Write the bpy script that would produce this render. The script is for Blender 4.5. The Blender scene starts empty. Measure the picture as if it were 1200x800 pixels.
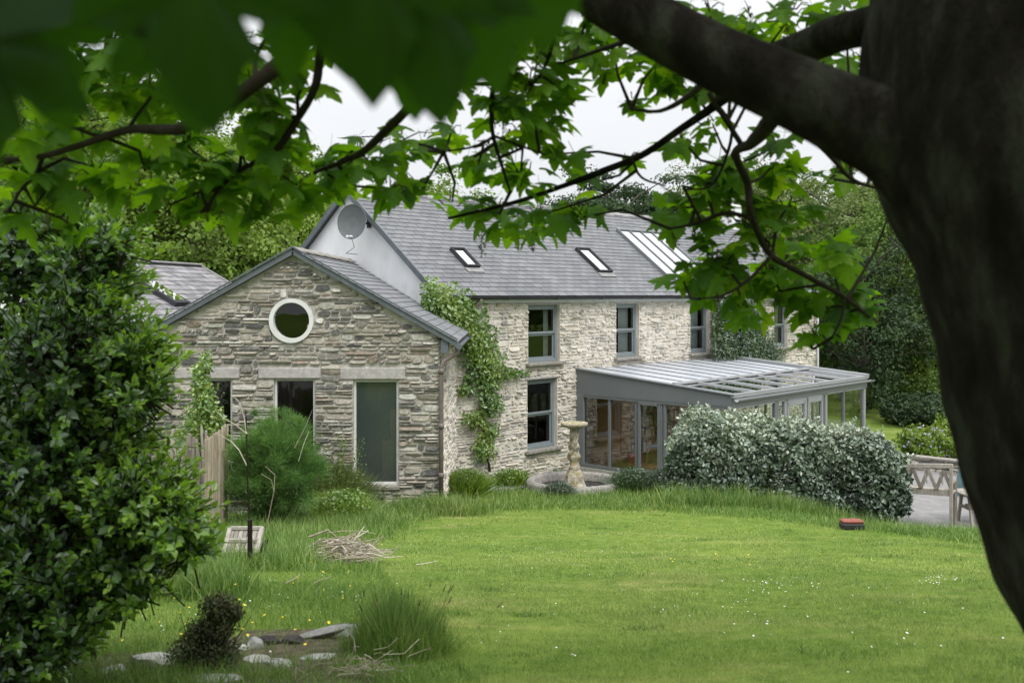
import bpy, math, random
import numpy as np
random.seed(7); rng = np.random.default_rng(7)
R = math.radians
scn = bpy.context.scene
COL = scn.collection
F = 1200.0; HOR = 345.0; CAMZ = 5.208      # lens in photo pixels, horizon row, eye height

# ---------------------------------------------------------------- terrain
def sstep(a, b, x):
    t = np.clip((np.asarray(x, float)-a)/(b-a), 0, 1); return t*t*(3-2*t)
def h(X, Y):
    X = np.asarray(X, float); Y = np.asarray(Y, float)
    base = np.interp(Y, [-30, 0, 4.2, 8, 12, 16, 20, 24, 28, 34, 55, 75, 130, 300],
                        [3.7, 3.65, 3.6, 2.87, 2.12, 1.46, .98, .6, .25, 0, 0, 3.2, 12, 14])
    r = sstep(4.5, 8.5, X)*sstep(16, 22.5, Y)*(1-sstep(30, 40, Y))
    base = base*(1-r)
    base = base + 3.5*sstep(-12, -30, X)*sstep(20, 45, Y)
    base = base + .03*np.sin(X*.9+Y*.5)*np.cos(Y*.7) * (1-sstep(20, 24, Y)) + .015*np.sin(X*2.3+1)*np.sin(Y*1.9) * (1-sstep(20, 24, Y))
    return base
def hz(x, y): return float(h(x, y))
def at(px, py, Y): return np.array([(px-600)/F*Y, Y, CAMZ-(py-HOR)/F*Y])
def ground(px, py, off=0.0):
    Y = 2.5
    while Y < 90:
        z = CAMZ-(py-HOR)/F*Y
        if z <= hz((px-600)/F*Y, Y)+off: break
        Y += .02
    return np.array([(px-600)/F*Y, Y, hz((px-600)/F*Y, Y)])

# ---------------------------------------------------------------- mesh builder
class G:
    def __init__(s): s.V = []; s.Fl = []; s.Fs = []; s.R = []; s.M = []; s.n = 0
    def add(s, V, Fc, mat=0, rnd=None):
        V = np.asarray(V, float).reshape(-1, 3)
        Fc = np.asarray(Fc, int)
        if Fc.ndim == 1: Fc = Fc[None, :]
        s.V.append(V); s.Fl.append((Fc+s.n).ravel()); m = len(Fc)
        s.Fs.append(np.full(m, Fc.shape[1])); s.M.append(np.full(m, mat))
        if rnd is None: rnd = random.random()
        s.R.append(np.full(m, rnd, float) if np.isscalar(rnd) else np.asarray(rnd, float))
        s.n += len(V); return s
    def mesh(s, name, org=(0, 0, 0), smooth=False):
        V = np.concatenate(s.V)-np.asarray(org, float); Fl = np.concatenate(s.Fl); Fs = np.concatenate(s.Fs)
        me = bpy.data.meshes.new(name)
        me.vertices.add(len(V)); me.vertices.foreach_set('co', V.astype(np.float32).ravel())
        me.loops.add(len(Fl)); me.loops.foreach_set('vertex_index', Fl.astype(np.int32))
        me.polygons.add(len(Fs)); st = np.concatenate([[0], np.cumsum(Fs)[:-1]])
        me.polygons.foreach_set('loop_start', st.astype(np.int32))
        me.polygons.foreach_set('material_index', np.concatenate(s.M).astype(np.int32))
        me.polygons.foreach_set('use_smooth', np.full(len(Fs), smooth))
        me.update(calc_edges=True)
        a = me.attributes.new('rnd', 'FLOAT', 'FACE'); a.data.foreach_set('value', np.concatenate(s.R).astype(np.float32))
        return me
    # shapes
    def box(s, c, size, ax=None, mat=0, rnd=None, bev=0.0):
        c = np.asarray(c, float); hx, hy, hz_ = [k/2 for k in size]
        A = np.eye(3) if ax is None else np.asarray(ax, float)
        b = min(bev, hx*.9, hy*.9, hz_*.9)
        if b <= 0:
            P = np.array([[i*hx, j*hy, k*hz_] for i in (-1, 1) for j in (-1, 1) for k in (-1, 1)])
            Fc = [[0, 1, 3, 2], [4, 6, 7, 5], [0, 4, 5, 1], [2, 3, 7, 6], [0, 2, 6, 4], [1, 5, 7, 3]]
            return s.add(c+P@A, Fc, mat, rnd)
        P = []; idx = {}
        for i in (-1, 1):
            for j in (-1, 1):
                for k in (-1, 1):
                    for a in range(3):
                        v = [i*(hx-b), j*(hy-b), k*(hz_-b)]; v[a] = (i, j, k)[a]*(hx, hy, hz_)[a]
                        idx[(i, j, k, a)] = len(P); P.append(v)
        n = s.n; s.add(c+np.array(P)@A, [[idx[(-1, j, k, 0)] for j, k in ((-1, -1), (-1, 1), (1, 1), (1, -1))]], mat, rnd)
        rr = s.R[-1][0]
        qs = [[idx[(1, j, k, 0)] for j, k in ((-1, -1), (1, -1), (1, 1), (-1, 1))],
              [idx[(i, -1, k, 1)] for i, k in ((-1, -1), (1, -1), (1, 1), (-1, 1))],
              [idx[(i, 1, k, 1)] for i, k in ((-1, -1), (-1, 1), (1, 1), (1, -1))],
              [idx[(i, j, -1, 2)] for i, j in ((-1, -1), (-1, 1), (1, 1), (1, -1))],
              [idx[(i, j, 1, 2)] for i, j in ((-1, -1), (1, -1), (1, 1), (-1, 1))]]
        for i in (-1, 1):
            for j in (-1, 1):
                qs.append([idx[(i, j, -1, 0)], idx[(i, j, 1, 0)], idx[(i, j, 1, 1)], idx[(i, j, -1, 1)]])
                qs.append([idx[(i, -1, j, 0)], idx[(i, 1, j, 0)], idx[(i, 1, j, 2)], idx[(i, -1, j, 2)]])
                qs.append([idx[(-1, i, j, 1)], idx[(1, i, j, 1)], idx[(1, i, j, 2)], idx[(-1, i, j, 2)]])
        ts = [[idx[(i, j, k, a)] for a in range(3)] for i in (-1, 1) for j in (-1, 1) for k in (-1, 1)]
        for Q in (qs, ts):
            Q = np.array(Q); s.Fl.append((Q+n).ravel()); s.Fs.append(np.full(len(Q), Q.shape[1])); s.M.append(np.full(len(Q), mat)); s.R.append(np.full(len(Q), rr))
        return s
    def bar(s, a, b, w, d=None, up=(0, 0, 1), mat=0, rnd=None, bev=0.0):
        a = np.asarray(a, float); b = np.asarray(b, float); L = np.linalg.norm(b-a)
        y = (b-a)/max(L, 1e-6); u = np.asarray(up, float); x = np.cross(y, u)
        if np.linalg.norm(x) < 1e-4: x = np.cross(y, [1, 0, 0])
        x /= np.linalg.norm(x); z = np.cross(x, y)
        return s.box((a+b)/2, (w, L, d or w), [x, y, z], mat, rnd, bev)
    def tube(s, P, r, n=8, mat=0, rnd=None, cap=True, wob=0.0):
        P = np.asarray(P, float); m = len(P); r = np.full(m, r, float) if np.isscalar(r) else np.asarray(r, float)
        T = np.gradient(P, axis=0); T /= np.linalg.norm(T, axis=1)[:, None]+1e-9
        u = np.cross(T[0], [0, 0, 1.0]);
        if np.linalg.norm(u) < .1: u = np.cross(T[0], [1.0, 0, 0])
        rings = []
        ang = np.linspace(0, 2*np.pi, n, endpoint=False)
        for i in range(m):
            u = u-T[i]*np.dot(u, T[i]); u /= np.linalg.norm(u); v = np.cross(T[i], u)
            k = r[i]*(1+wob*rng.uniform(-1, 1, n))
            rings.append(P[i]+(np.cos(ang)*k)[:, None]*u+(np.sin(ang)*k)[:, None]*v)
        V = np.concatenate(rings); Q = []
        for i in range(m-1):
            for j in range(n): Q.append([i*n+j, i*n+(j+1) % n, (i+1)*n+(j+1) % n, (i+1)*n+j])
        if rnd is None: rnd = random.random()
        n0 = s.n; s.add(V, Q, mat, rnd)
        if cap:
            for ring in (list(range(n))[::-1], [(m-1)*n+j for j in range(n)]):
                s.Fl.append(np.array(ring)+n0); s.Fs.append(np.array([n])); s.M.append(np.array([mat])); s.R.append(np.array([rnd]))
        return s
    def lathe(s, c, prof, n=24, mat=0, rnd=None, sx=1, sy=1, twist=None):
        c = np.asarray(c, float); ang = np.linspace(0, 2*np.pi, n, endpoint=False); V = []
        for i, (r, z) in enumerate(prof):
            k = np.ones(n) if twist is None else twist(ang, z)
            V.append(np.stack([c[0]+r*k*np.cos(ang)*sx, c[1]+r*k*np.sin(ang)*sy, np.full(n, c[2]+z)], 1))
        m = len(prof); Q = [[i*n+j, i*n+(j+1) % n, (i+1)*n+(j+1) % n, (i+1)*n+j] for i in range(m-1) for j in range(n)]
        return s.add(np.concatenate(V), Q, mat, rnd)
    def poly(s, P, mat=0, rnd=None): return s.add(P, list(range(len(P))), mat, rnd)
    def prism(s, P, off, mat=0, rnd=None):
        P = np.asarray(P, float); Q = P+np.asarray(off, float); n = len(P)
        if rnd is None: rnd = random.random()
        s.add(P, list(range(n))[::-1], mat, rnd); s.add(Q, list(range(n)), mat, rnd)
        s.add(np.concatenate([P, Q]), [[i, (i+1) % n, n+(i+1) % n, n+i] for i in range(n)], mat, rnd); return s
    def scatter(s, T, TF, pos, Rm, sc, mat=0, rnd=None):
        # T (k,3), TF (f,m), pos (N,3), Rm (N,3,3) rows = local axes, sc (N,) or (N,3)
        N = len(pos); k = len(T); sc = np.asarray(sc, float)
        if sc.ndim == 1: sc = sc[:, None].repeat(3, 1)
        L = T[None]*sc[:, None, :]
        V = np.einsum('nki,nij->nkj', L, Rm)+pos[:, None, :]
        TF = np.asarray(TF); Fc = (TF[None]+(np.arange(N)*k)[:, None, None]).reshape(-1, TF.shape[1])
        rn = rng.random(N) if rnd is None else rnd
        return s.add(V.reshape(-1, 3), Fc, mat, np.repeat(rn, len(TF)))

ORG = {}
def link(name, me, parent=None):
    o = bpy.data.objects.new(name, me); COL.objects.link(o)
    if parent is not None: o.parent = parent; ORG[o.name] = ORG.get(parent.name, (0, 0, 0))
    return o
def part(name, g, mats, parent=None, smooth=False):
    org = ORG.get(parent.name, (0, 0, 0)) if parent is not None else (0, 0, 0)
    me = g.mesh(name, org, smooth)
    for m in (mats if isinstance(mats, (list, tuple)) else [mats]): me.materials.append(m)
    return link(name, me, parent)
def tag(o, label, cat, group=None):
    o['label'] = label; o['category'] = cat
    if group: o['group'] = group
    return o
def thing(name, label, cat, loc=(0, 0, 0), group=None, rz=0):
    o = bpy.data.objects.new(name, None); COL.objects.link(o); o.empty_display_size = .2
    o.location = [float(k) for k in loc]; o.rotation_euler = (0, 0, rz)
    ORG[o.name] = tuple(float(k) for k in loc) if not rz else (0, 0, 0)
    return tag(o, label, cat, group)
def single(name, g, mats, label, cat, org, group=None, smooth=False):
    me = g.mesh(name, org, smooth)
    for m in (mats if isinstance(mats, (list, tuple)) else [mats]): me.materials.append(m)
    o = link(name, me); o.location = [float(k) for k in org]; return tag(o, label, cat, group)
def kind(o, k): o['kind'] = k; return o
def dup(root, loc, rz=0, sc=1, label=None, group=None):
    r = root.copy(); COL.objects.link(r); r.location = [float(k) for k in loc]; r.rotation_euler = (0, 0, rz)
    r.scale = (sc, sc, sc) if np.isscalar(sc) else sc
    if label: r['label'] = label
    if group: r['group'] = group
    for ch in list(root.children):
        c = ch.copy(); COL.objects.link(c); c.parent = r
        for q in list(ch.children):
            e = q.copy(); COL.objects.link(e); e.parent = c
    return r

# ---------------------------------------------------------------- materials
def newmat(name):
    m = bpy.data.materials.new(name); m.use_nodes = True; nt = m.node_tree; nt.nodes.clear(); return m, nt
def N(nt, t, **k):
    n = nt.nodes.new(t)
    for a, b in k.items():
        if a.startswith('i_'):
            key = a[2:]; key = int(key) if key.isdigit() else key.replace('_', ' ')
            n.inputs[key].default_value = b
        else: setattr(n, a, b)
    return n
def ramp(nt, stops, interp='LINEAR'):
    r = nt.nodes.new('ShaderNodeValToRGB'); cr = r.color_ramp; cr.interpolation = interp
    while len(cr.elements) < len(stops): cr.elements.new(.5)
    for e, (p, c) in zip(cr.elements, stops): e.position = p; e.color = (*c, 1)
    return r
def mixc(nt, a, b, fac, typ='MIX'):
    m = nt.nodes.new('ShaderNodeMix'); m.data_type = 'RGBA'; m.blend_type = typ
    for sock, v in ((m.inputs[0], fac), (m.inputs[6], a), (m.inputs[7], b)):
        if hasattr(v, 'is_output') or isinstance(v, bpy.types.NodeSocket): nt.links.new(v, sock)
        elif isinstance(v, (int, float)): sock.default_value = v
        else: sock.default_value = (*v, 1)
    return m.outputs[2]
def attr(nt): return N(nt, 'ShaderNodeAttribute', attribute_name='rnd').outputs['Fac']
def coords(nt): return N(nt, 'ShaderNodeTexCoord').outputs['Object']
def noise(nt, scale, detail=4, rough=.55, vec=None, dist=0):
    n = N(nt, 'ShaderNodeTexNoise'); n.inputs['Scale'].default_value = scale; n.inputs['Detail'].default_value = detail
    n.inputs['Roughness'].default_value = rough; n.inputs['Distortion'].default_value = dist
    nt.links.new(vec if vec is not None else coords(nt), n.inputs['Vector']); return n.outputs['Fac']
def stretch(nt, s):
    m = N(nt, 'ShaderNodeMapping'); m.inputs['Scale'].default_value = s; nt.links.new(coords(nt), m.inputs['Vector']); return m.outputs['Vector']
def finish(nt, shader):
    o = nt.nodes.new('ShaderNodeOutputMaterial'); nt.links.new(shader, o.inputs['Surface'])
def pbr(name, stops, rough=.8, nscale=8, namt=.35, ncol=None, bump=0, bscale=30, bdist=.01, metal=0, spec=.3, vec=None, layer=None, interp='LINEAR'):
    """colour ramp by per-piece random value, blotched by noise, bumped"""
    m, nt = newmat(name)
    v = stretch(nt, vec) if vec else None
    r = ramp(nt, stops, interp); nt.links.new(attr(nt), r.inputs[0]); c = r.outputs[0]
    nz = noise(nt, nscale, 5, .6, v)
    mr = ramp(nt, [(.3, (1-namt,)*3), (.7, (1+namt,)*3)]); nt.links.new(nz, mr.inputs[0])
    c = mixc(nt, c, mr.outputs[0], 1.0, 'MULTIPLY')
    if ncol:
        n2 = noise(nt, ncol[1], 4, .6, v); r2 = ramp(nt, [(ncol[2], (0, 0, 0)), (ncol[3], (1, 1, 1))]); nt.links.new(n2, r2.inputs[0])
        c = mixc(nt, c, ncol[0], r2.outputs[0])
    b = N(nt, 'ShaderNodeBsdfPrincipled'); nt.links.new(c, b.inputs['Base Color'])
    b.inputs['Roughness'].default_value = rough; b.inputs['Metallic'].default_value = metal; b.inputs['Specular IOR Level'].default_value = spec
    if bump:
        bn = noise(nt, bscale, 6, .65, v); bp = N(nt, 'ShaderNodeBump'); bp.inputs['Strength'].default_value = bump; bp.inputs['Distance'].default_value = bdist
        nt.links.new(bn, bp.inputs['Height']); nt.links.new(bp.outputs[0], b.inputs['Normal'])
    finish(nt, b.outputs[0]); return m
def leafmat(name, stops, trans=.4, gloss=.08, grough=.35, tcol=(1.35, 1.4, .5), nscale=.6, namt=.25):
    m, nt = newmat(name)
    r = ramp(nt, stops); nt.links.new(attr(nt), r.inputs[0]); c = r.outputs[0]
    nz = noise(nt, nscale, 3); mr = ramp(nt, [(.3, (1-namt,)*3), (.7, (1+namt,)*3)]); nt.links.new(nz, mr.inputs[0])
    c = mixc(nt, c, mr.outputs[0], 1.0, 'MULTIPLY')
    d = N(nt, 'ShaderNodeBsdfDiffuse'); nt.links.new(c, d.inputs['Color'])
    t = N(nt, 'ShaderNodeBsdfTranslucent'); nt.links.new(mixc(nt, c, tcol, 1.0, 'MULTIPLY'), t.inputs['Color'])
    mx = N(nt, 'ShaderNodeMixShader'); mx.inputs[0].default_value = trans; nt.links.new(d.outputs[0], mx.inputs[1]); nt.links.new(t.outputs[0], mx.inputs[2])
    g = N(nt, 'ShaderNodeBsdfGlossy'); g.inputs['Roughness'].default_value = grough; g.inputs['Color'].default_value = (.9, .95, 1, 1)
    m2 = N(nt, 'ShaderNodeMixShader'); m2.inputs[0].default_value = gloss; nt.links.new(mx.outputs[0], m2.inputs[1]); nt.links.new(g.outputs[0], m2.inputs[2])
    finish(nt, m2.outputs[0]); return m
def glassmat(name, base=.06, tint=(1, 1, 1), rough=0.0, haze=0.0):
    m, nt = newmat(name)
    fr = N(nt, 'ShaderNodeFresnel'); fr.inputs[0].default_value = 1.38
    ad = N(nt, 'ShaderNodeMath', operation='ADD'); nt.links.new(fr.outputs[0], ad.inputs[0]); ad.inputs[1].default_value = base; ad.use_clamp = True
    tr = N(nt, 'ShaderNodeBsdfTransparent'); tr.inputs[0].default_value = (*tint, 1)
    gl = N(nt, 'ShaderNodeBsdfGlossy'); gl.inputs['Roughness'].default_value = rough
    bn = noise(nt, 1.2, 2); bp = N(nt, 'ShaderNodeBump'); bp.inputs['Strength'].default_value = .06; bp.inputs['Distance'].default_value = .05
    nt.links.new(bn, bp.inputs['Height']); nt.links.new(bp.outputs[0], gl.inputs['Normal'])
    mx = N(nt, 'ShaderNodeMixShader'); nt.links.new(ad.outputs[0], mx.inputs[0]); nt.links.new(tr.outputs[0], mx.inputs[1]); nt.links.new(gl.outputs[0], mx.inputs[2])
    out = mx.outputs[0]
    if haze:
        df = N(nt, 'ShaderNodeBsdfDiffuse'); df.inputs[0].default_value = (.36, .44, .44, 1)
        n2 = noise(nt, 55, 6, .85); r2 = ramp(nt, [(.40, (haze*.35,)*3), (.62, (haze*1.3,)*3)]); nt.links.new(n2, r2.inputs[0])
        m3 = N(nt, 'ShaderNodeMixShader'); nt.links.new(r2.outputs[0], m3.inputs[0]); nt.links.new(out, m3.inputs[1]); nt.links.new(df.outputs[0], m3.inputs[2]); out = m3.outputs[0]
    finish(nt, out); return m

M = {}
M['main_stone'] = pbr('pale rubble', [(0, (.19, .185, .18)), (.12, (.28, .27, .255)), (.28, (.42, .395, .355)), (.5, (.54, .505, .45)), (.8, (.57, .53, .47)), (.9, (.48, .41, .32)), (1, (.35, .335, .305))],
                      .95, 10, .35, ((.60, .565, .505), 4, .46, .60), bump=.6, bscale=28, bdist=.02, spec=.1)
M['main_mortar'] = pbr('lime mortar', [(0, (.55, .515, .455)), (1, (.58, .545, .485))], .95, 6, .18, bump=.8, bscale=25, bdist=.02, spec=.1)
M['ext_stone'] = pbr('slate rubble', [(0, (.09, .09, .09)), (.18, (.16, .155, .145)), (.42, (.285, .262, .222)), (.64, (.39, .362, .315)), (.77, (.37, .335, .285)), (.82, (.25, .20, .165)), (.86, (.40, .385, .35)), (1, (.52, .50, .465))],
                     .9, 16, .35, ((.42, .40, .34), 9, .56, .72), bump=.7, bscale=40, bdist=.015, spec=.15, interp='LINEAR')
M['ext_mortar'] = pbr('buff mortar', [(0, (.40, .38, .34)), (1, (.44, .42, .375))], .95, 9, .3, bump=.8, bscale=30, bdist=.02, spec=.1)
M['slate'] = pbr('roof slate', [(0, (.110, .114, .124)), (.5, (.128, .132, .142)), (1, (.155, .158, .168))], .6, 1.1, .10, ((.19, .19, .17), 5, .6, .8), bump=.2, bscale=40, bdist=.004, spec=.4)
M['old_slate'] = pbr('weathered slate', [(0, (.11, .105, .115)), (.5, (.17, .165, .175)), (1, (.24, .23, .24))], .55, 4, .3, ((.25, .24, .22), 6, .55, .75), bump=.3, bscale=40, bdist=.005, spec=.4)
M['slate_edge'] = pbr('dark slate edge', [(0, (.05, .052, .06)), (1, (.07, .072, .08))], .7, 8, .2)
M['ridge'] = pbr('ridge tile', [(0, (.20, .20, .205)), (1, (.27, .265, .265))], .8, 7, .25, bump=.3)
M['render'] = pbr('white render', [(0, (.70, .71, .73)), (1, (.73, .74, .76))], .9, 1.3, .10, ((.55, .56, .55), 2.2, .55, .85), bump=.25, bscale=18, bdist=.01, spec=.1, vec=(1, 1, .45))
M['grey_metal'] = pbr('grey coated metal', [(0, (.135, .147, .16)), (1, (.15, .162, .175))], .42, 2, .06, spec=.5)
M['grey_frame'] = pbr('pale grey coated frame', [(0, (.23, .24, .25)), (1, (.28, .29, .30))], .4, 2, .06, spec=.5)
M['sash'] = pbr('blue grey sash paint', [(0, (.17, .20, .215)), (1, (.20, .23, .245))], .45, 5, .08, spec=.4)
M['fascia'] = pbr('pale fascia', [(0, (.52, .54, .56)), (1, (.55, .57, .59))], .5, 3, .08)
M['gutter'] = pbr('dark gutter', [(0, (.04, .04, .045)), (1, (.05, .05, .055))], .75, 5, .2, spec=.1)
M['ogutter'] = pbr('bluish lead trim', [(0, (.09, .105, .12)), (1, (.11, .125, .14))], .5, 5, .2, spec=.4)
M['pipe'] = pbr('brown downpipe', [(0, (.13, .105, .095)), (1, (.16, .13, .12))], .5, 6, .25, spec=.4)
M['concrete'] = pbr('lintel concrete', [(0, (.33, .31, .30)), (1, (.38, .36, .345))], .9, 9, .22, ((.5, .48, .45), 22, .55, .7), bump=.5, bscale=40, bdist=.008)
M['sill'] = pbr('weathered sill', [(0, (.20, .19, .175)), (1, (.25, .235, .21))], .9, 10, .3, ((.42, .4, .36), 16, .55, .7), bump=.5, bscale=30)
M['white_paint'] = pbr('white frame paint', [(0, (.58, .58, .57)), (1, (.64, .64, .63))], .45, 6, .08, ((.5, .5, .46), 12, .58, .8))
M['roof_panel'] = pbr('pale roof panel', [(0, (.40, .42, .455)), (1, (.46, .48, .52))], .3, 2, .06, spec=.6)
M['painted_reflection'] = pbr('painted sky reflection', [(0, (.58, .60, .62)), (1, (.62, .64, .66))], .35, 3, .04, spec=.8)  # pale colour standing for white sky mirrored in the skylights
M['dark_room'] = pbr('dim interior', [(0, (.05, .048, .045)), (1, (.06, .056, .05))], .9, 2, .2)
M['curtain'] = pbr('grey curtain', [(0, (.42, .42, .43)), (1, (.55, .55, .56))], .9, 6, .12)
M['glass'] = glassmat('window glass', .045, (.8, .86, .84))
M['clear_glass'] = glassmat('clear glazing', .13, (.86, .9, .88))
M['roof_glass'] = glassmat('roof glazing', .14, (.75, .82, .8))
M['dirty_glass'] = glassmat('dusty glass', .10, (.55, .66, .66), haze=.13)
M['wood'] = pbr('honey wood', [(0, (.26, .14, .06)), (1, (.36, .21, .10))], .5, 12, .25, vec=(1, 1, 6), spec=.4)
M['old_wood'] = pbr('silvered wood', [(0, (.17, .15, .13)), (.5, (.26, .235, .205)), (1, (.36, .33, .29))], .9, 20, .3, bump=.6, bscale=60, bdist=.006, vec=(1, 1, .3), spec=.15)
M['white_wood'] = pbr('bleached wood', [(0, (.22, .20, .175)), (1, (.38, .355, .32))], .9, 18, .3, bump=.5, bscale=50, bdist=.005, spec=.15)
M['twig'] = pbr('pale dry twig', [(0, (.24, .20, .15)), (.5, (.40, .36, .29)), (1, (.58, .54, .46))], .9, 30, .3, spec=.15)
M['reed'] = pbr('reed screen', [(0, (.24, .20, .15)), (.5, (.32, .27, .20)), (1, (.40, .345, .27))], .9, 30, .3, vec=(1, 1, .2), spec=.15)
M['bark'] = pbr('sycamore bark', [(0, (.015, .0125, .011)), (1, (.019, .016, .014))], .95, 9, .6, ((.036, .038, .030), 9, .50, .66), bump=1.0, bscale=16, bdist=.03, spec=.06, vec=(1.6, 1.6, .6))
M['dark_twig'] = pbr('dark twig bark', [(0, (.018, .014, .011)), (1, (.03, .023, .017))], .9, 30, .3, spec=.15)
M['trunkfar'] = pbr('grey brown trunk', [(0, (.07, .06, .05)), (1, (.12, .105, .09))], .9, 6, .3, bump=.5)
M['stone_orn'] = pbr('lichened cast stone', [(0, (.34, .31, .25)), (1, (.42, .385, .31))], .95, 10, .45, ((.26, .22, .11), 7, .48, .62), bump=.8, bscale=30, bdist=.02, spec=.1)
M['rock'] = pbr('pale rock', [(0, (.20, .195, .19)), (.5, (.33, .33, .325)), (1, (.50, .49, .47))], .9, 6, .35, ((.14, .15, .10), 9, .58, .72), bump=.9, bscale=18, bdist=.02, spec=.15)
M['dark_rock'] = pbr('dark slate block', [(0, (.03, .026, .025)), (1, (.05, .043, .04))], .85, 9, .35, bump=.9, bscale=20, bdist=.02)
M['soil'] = pbr('soil', [(0, (.10, .08, .06)), (1, (.13, .105, .08))], .95, 12, .5, bump=1, bscale=30, bdist=.03, spec=.1)
M['paving'] = pbr('grey paving', [(0, (.19, .185, .185)), (1, (.22, .215, .215))], .9, 3, .2, ((.22, .23, .18), 5, .58, .75), bump=.4, bscale=30, spec=.2)
M['dish'] = pbr('grey dish', [(0, (.085, .095, .10)), (1, (.09, .10, .105))], .5, 3, .1, spec=.4)
M['black'] = pbr('black plastic', [(0, (.02, .02, .022)), (1, (.03, .03, .032))], .5, 8, .2)
M['brick_red'] = pbr('red brown lid', [(0, (.22, .065, .045)), (1, (.25, .075, .05))], .6, 10, .2)
M['teal'] = pbr('teal canvas', [(0, (.10, .18, .19)), (1, (.13, .21, .22))], .9, 6, .2)
M['cushion'] = pbr('pale mottled cushion', [(0, (.42, .40, .37)), (1, (.5, .48, .45))], .9, 14, .4)
M['sofa'] = pbr('brown leather', [(0, (.045, .025, .018)), (1, (.06, .032, .022))], .45, 5, .3)
M['book'] = pbr('book spines', [(0, (.5, .48, .44)), (.2, (.1, .12, .2)), (.35, (.35, .07, .05)), (.5, (.55, .52, .4)), (.65, (.08, .16, .12)), (.8, (.45, .3, .12)), (1, (.6, .6, .6))], .7, 10, .1)
M['redbox'] = pbr('magenta crate plastic', [(0, (.45, .03, .08)), (1, (.5, .04, .1))], .5, 8, .1)
M['blueseat'] = pbr('blue seat pad', [(0, (.15, .28, .42)), (1, (.18, .32, .45))], .8, 8, .15)
M['syc'] = leafmat('sycamore leaf', [(0, (.018, .056, .005)), (.12, (.05, .12, .010)), (.45, (.095, .21, .014)), (.8, (.16, .30, .02)), (1, (.25, .38, .035))], .62, .02, .5, (1.75, 1.7, .4), 3, .15)  # first stop paints shade into the close leaves
M['raceme'] = leafmat('green flower cluster', [(0, (.06, .08, .02)), (1, (.12, .15, .04))], .3, .03)
M['bush'] = leafmat('glossy bush leaf', [(0, (.018, .05, .010)), (.35, (.04, .095, .016)), (.65, (.10, .20, .024)), (1, (.24, .38, .045))], .35, .09, .36, (1.4, 1.5, .5), 1.2, .3)
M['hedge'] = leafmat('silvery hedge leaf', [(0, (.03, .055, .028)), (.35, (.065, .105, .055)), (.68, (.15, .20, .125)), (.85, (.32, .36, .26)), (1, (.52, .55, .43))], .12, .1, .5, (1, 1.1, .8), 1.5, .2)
M['tree_a'] = leafmat('fresh green leaf', [(0, (.085, .145, .024)), (.5, (.15, .235, .04)), (1, (.27, .36, .08))], .4, .015, .5, (1.3, 1.3, .6), .35, .3)
M['tree_b'] = leafmat('mid green leaf', [(0, (.055, .105, .024)), (.5, (.10, .17, .036)), (1, (.18, .26, .06))], .35, .015, .5, (1.2, 1.3, .6), .35, .3)
M['tree_c'] = leafmat('grey green leaf', [(0, (.075, .11, .035)), (.5, (.13, .18, .058)), (1, (.22, .27, .10))], .35, .015, .5, (1.2, 1.2, .7), .35, .25)
M['tree_d'] = leafmat('dark evergreen', [(0, (.018, .034, .015)), (.5, (.034, .06, .024)), (1, (.06, .10, .035))], .18, .015, .5, (1.2, 1.3, .6), .5, .3)
M['climber'] = leafmat('climber leaf', [(0, (.06, .13, .018)), (.5, (.13, .23, .03)), (1, (.32, .40, .09))], .35, .07, .4, (1.3, 1.3, .6), 1.5, .2)
M['ivy'] = leafmat('dark climber leaf', [(0, (.03, .06, .022)), (.5, (.055, .10, .035)), (1, (.12, .18, .07))], .25, .08, .4, (1.2, 1.3, .6), 1.5, .25)
M['fennel'] = leafmat('feathery fennel', [(0, (.045, .11, .028)), (.5, (.10, .20, .048)), (1, (.21, .33, .09))], .4, .02, .6, (1.2, 1.3, .8), 2.2, .3)
M['heather'] = leafmat('brownish heather', [(0, (.05, .03, .02)), (.35, (.07, .05, .026)), (.65, (.05, .085, .022)), (.85, (.10, .12, .035)), (1, (.17, .09, .05))], .2, .03, .6, (1.1, 1.1, .7), 6, .3)
M['lavender'] = leafmat('grey green lavender', [(0, (.06, .085, .05)), (.5, (.09, .125, .08)), (1, (.16, .19, .15))], .2, .03, .6, (1, 1, .8), 3, .3)
M['petal_w'] = pbr('white petal', [(0, (.8, .8, .78)), (1, (.85, .85, .8))], .8, 5, .05)
M['petal_y'] = pbr('yellow petal', [(0, (.75, .55, .03)), (1, (.8, .62, .05))], .7, 5, .05)
M['petal_p'] = pbr('mauve petal', [(0, (.3, .25, .5)), (1, (.45, .38, .62))], .8, 5, .05)

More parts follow.
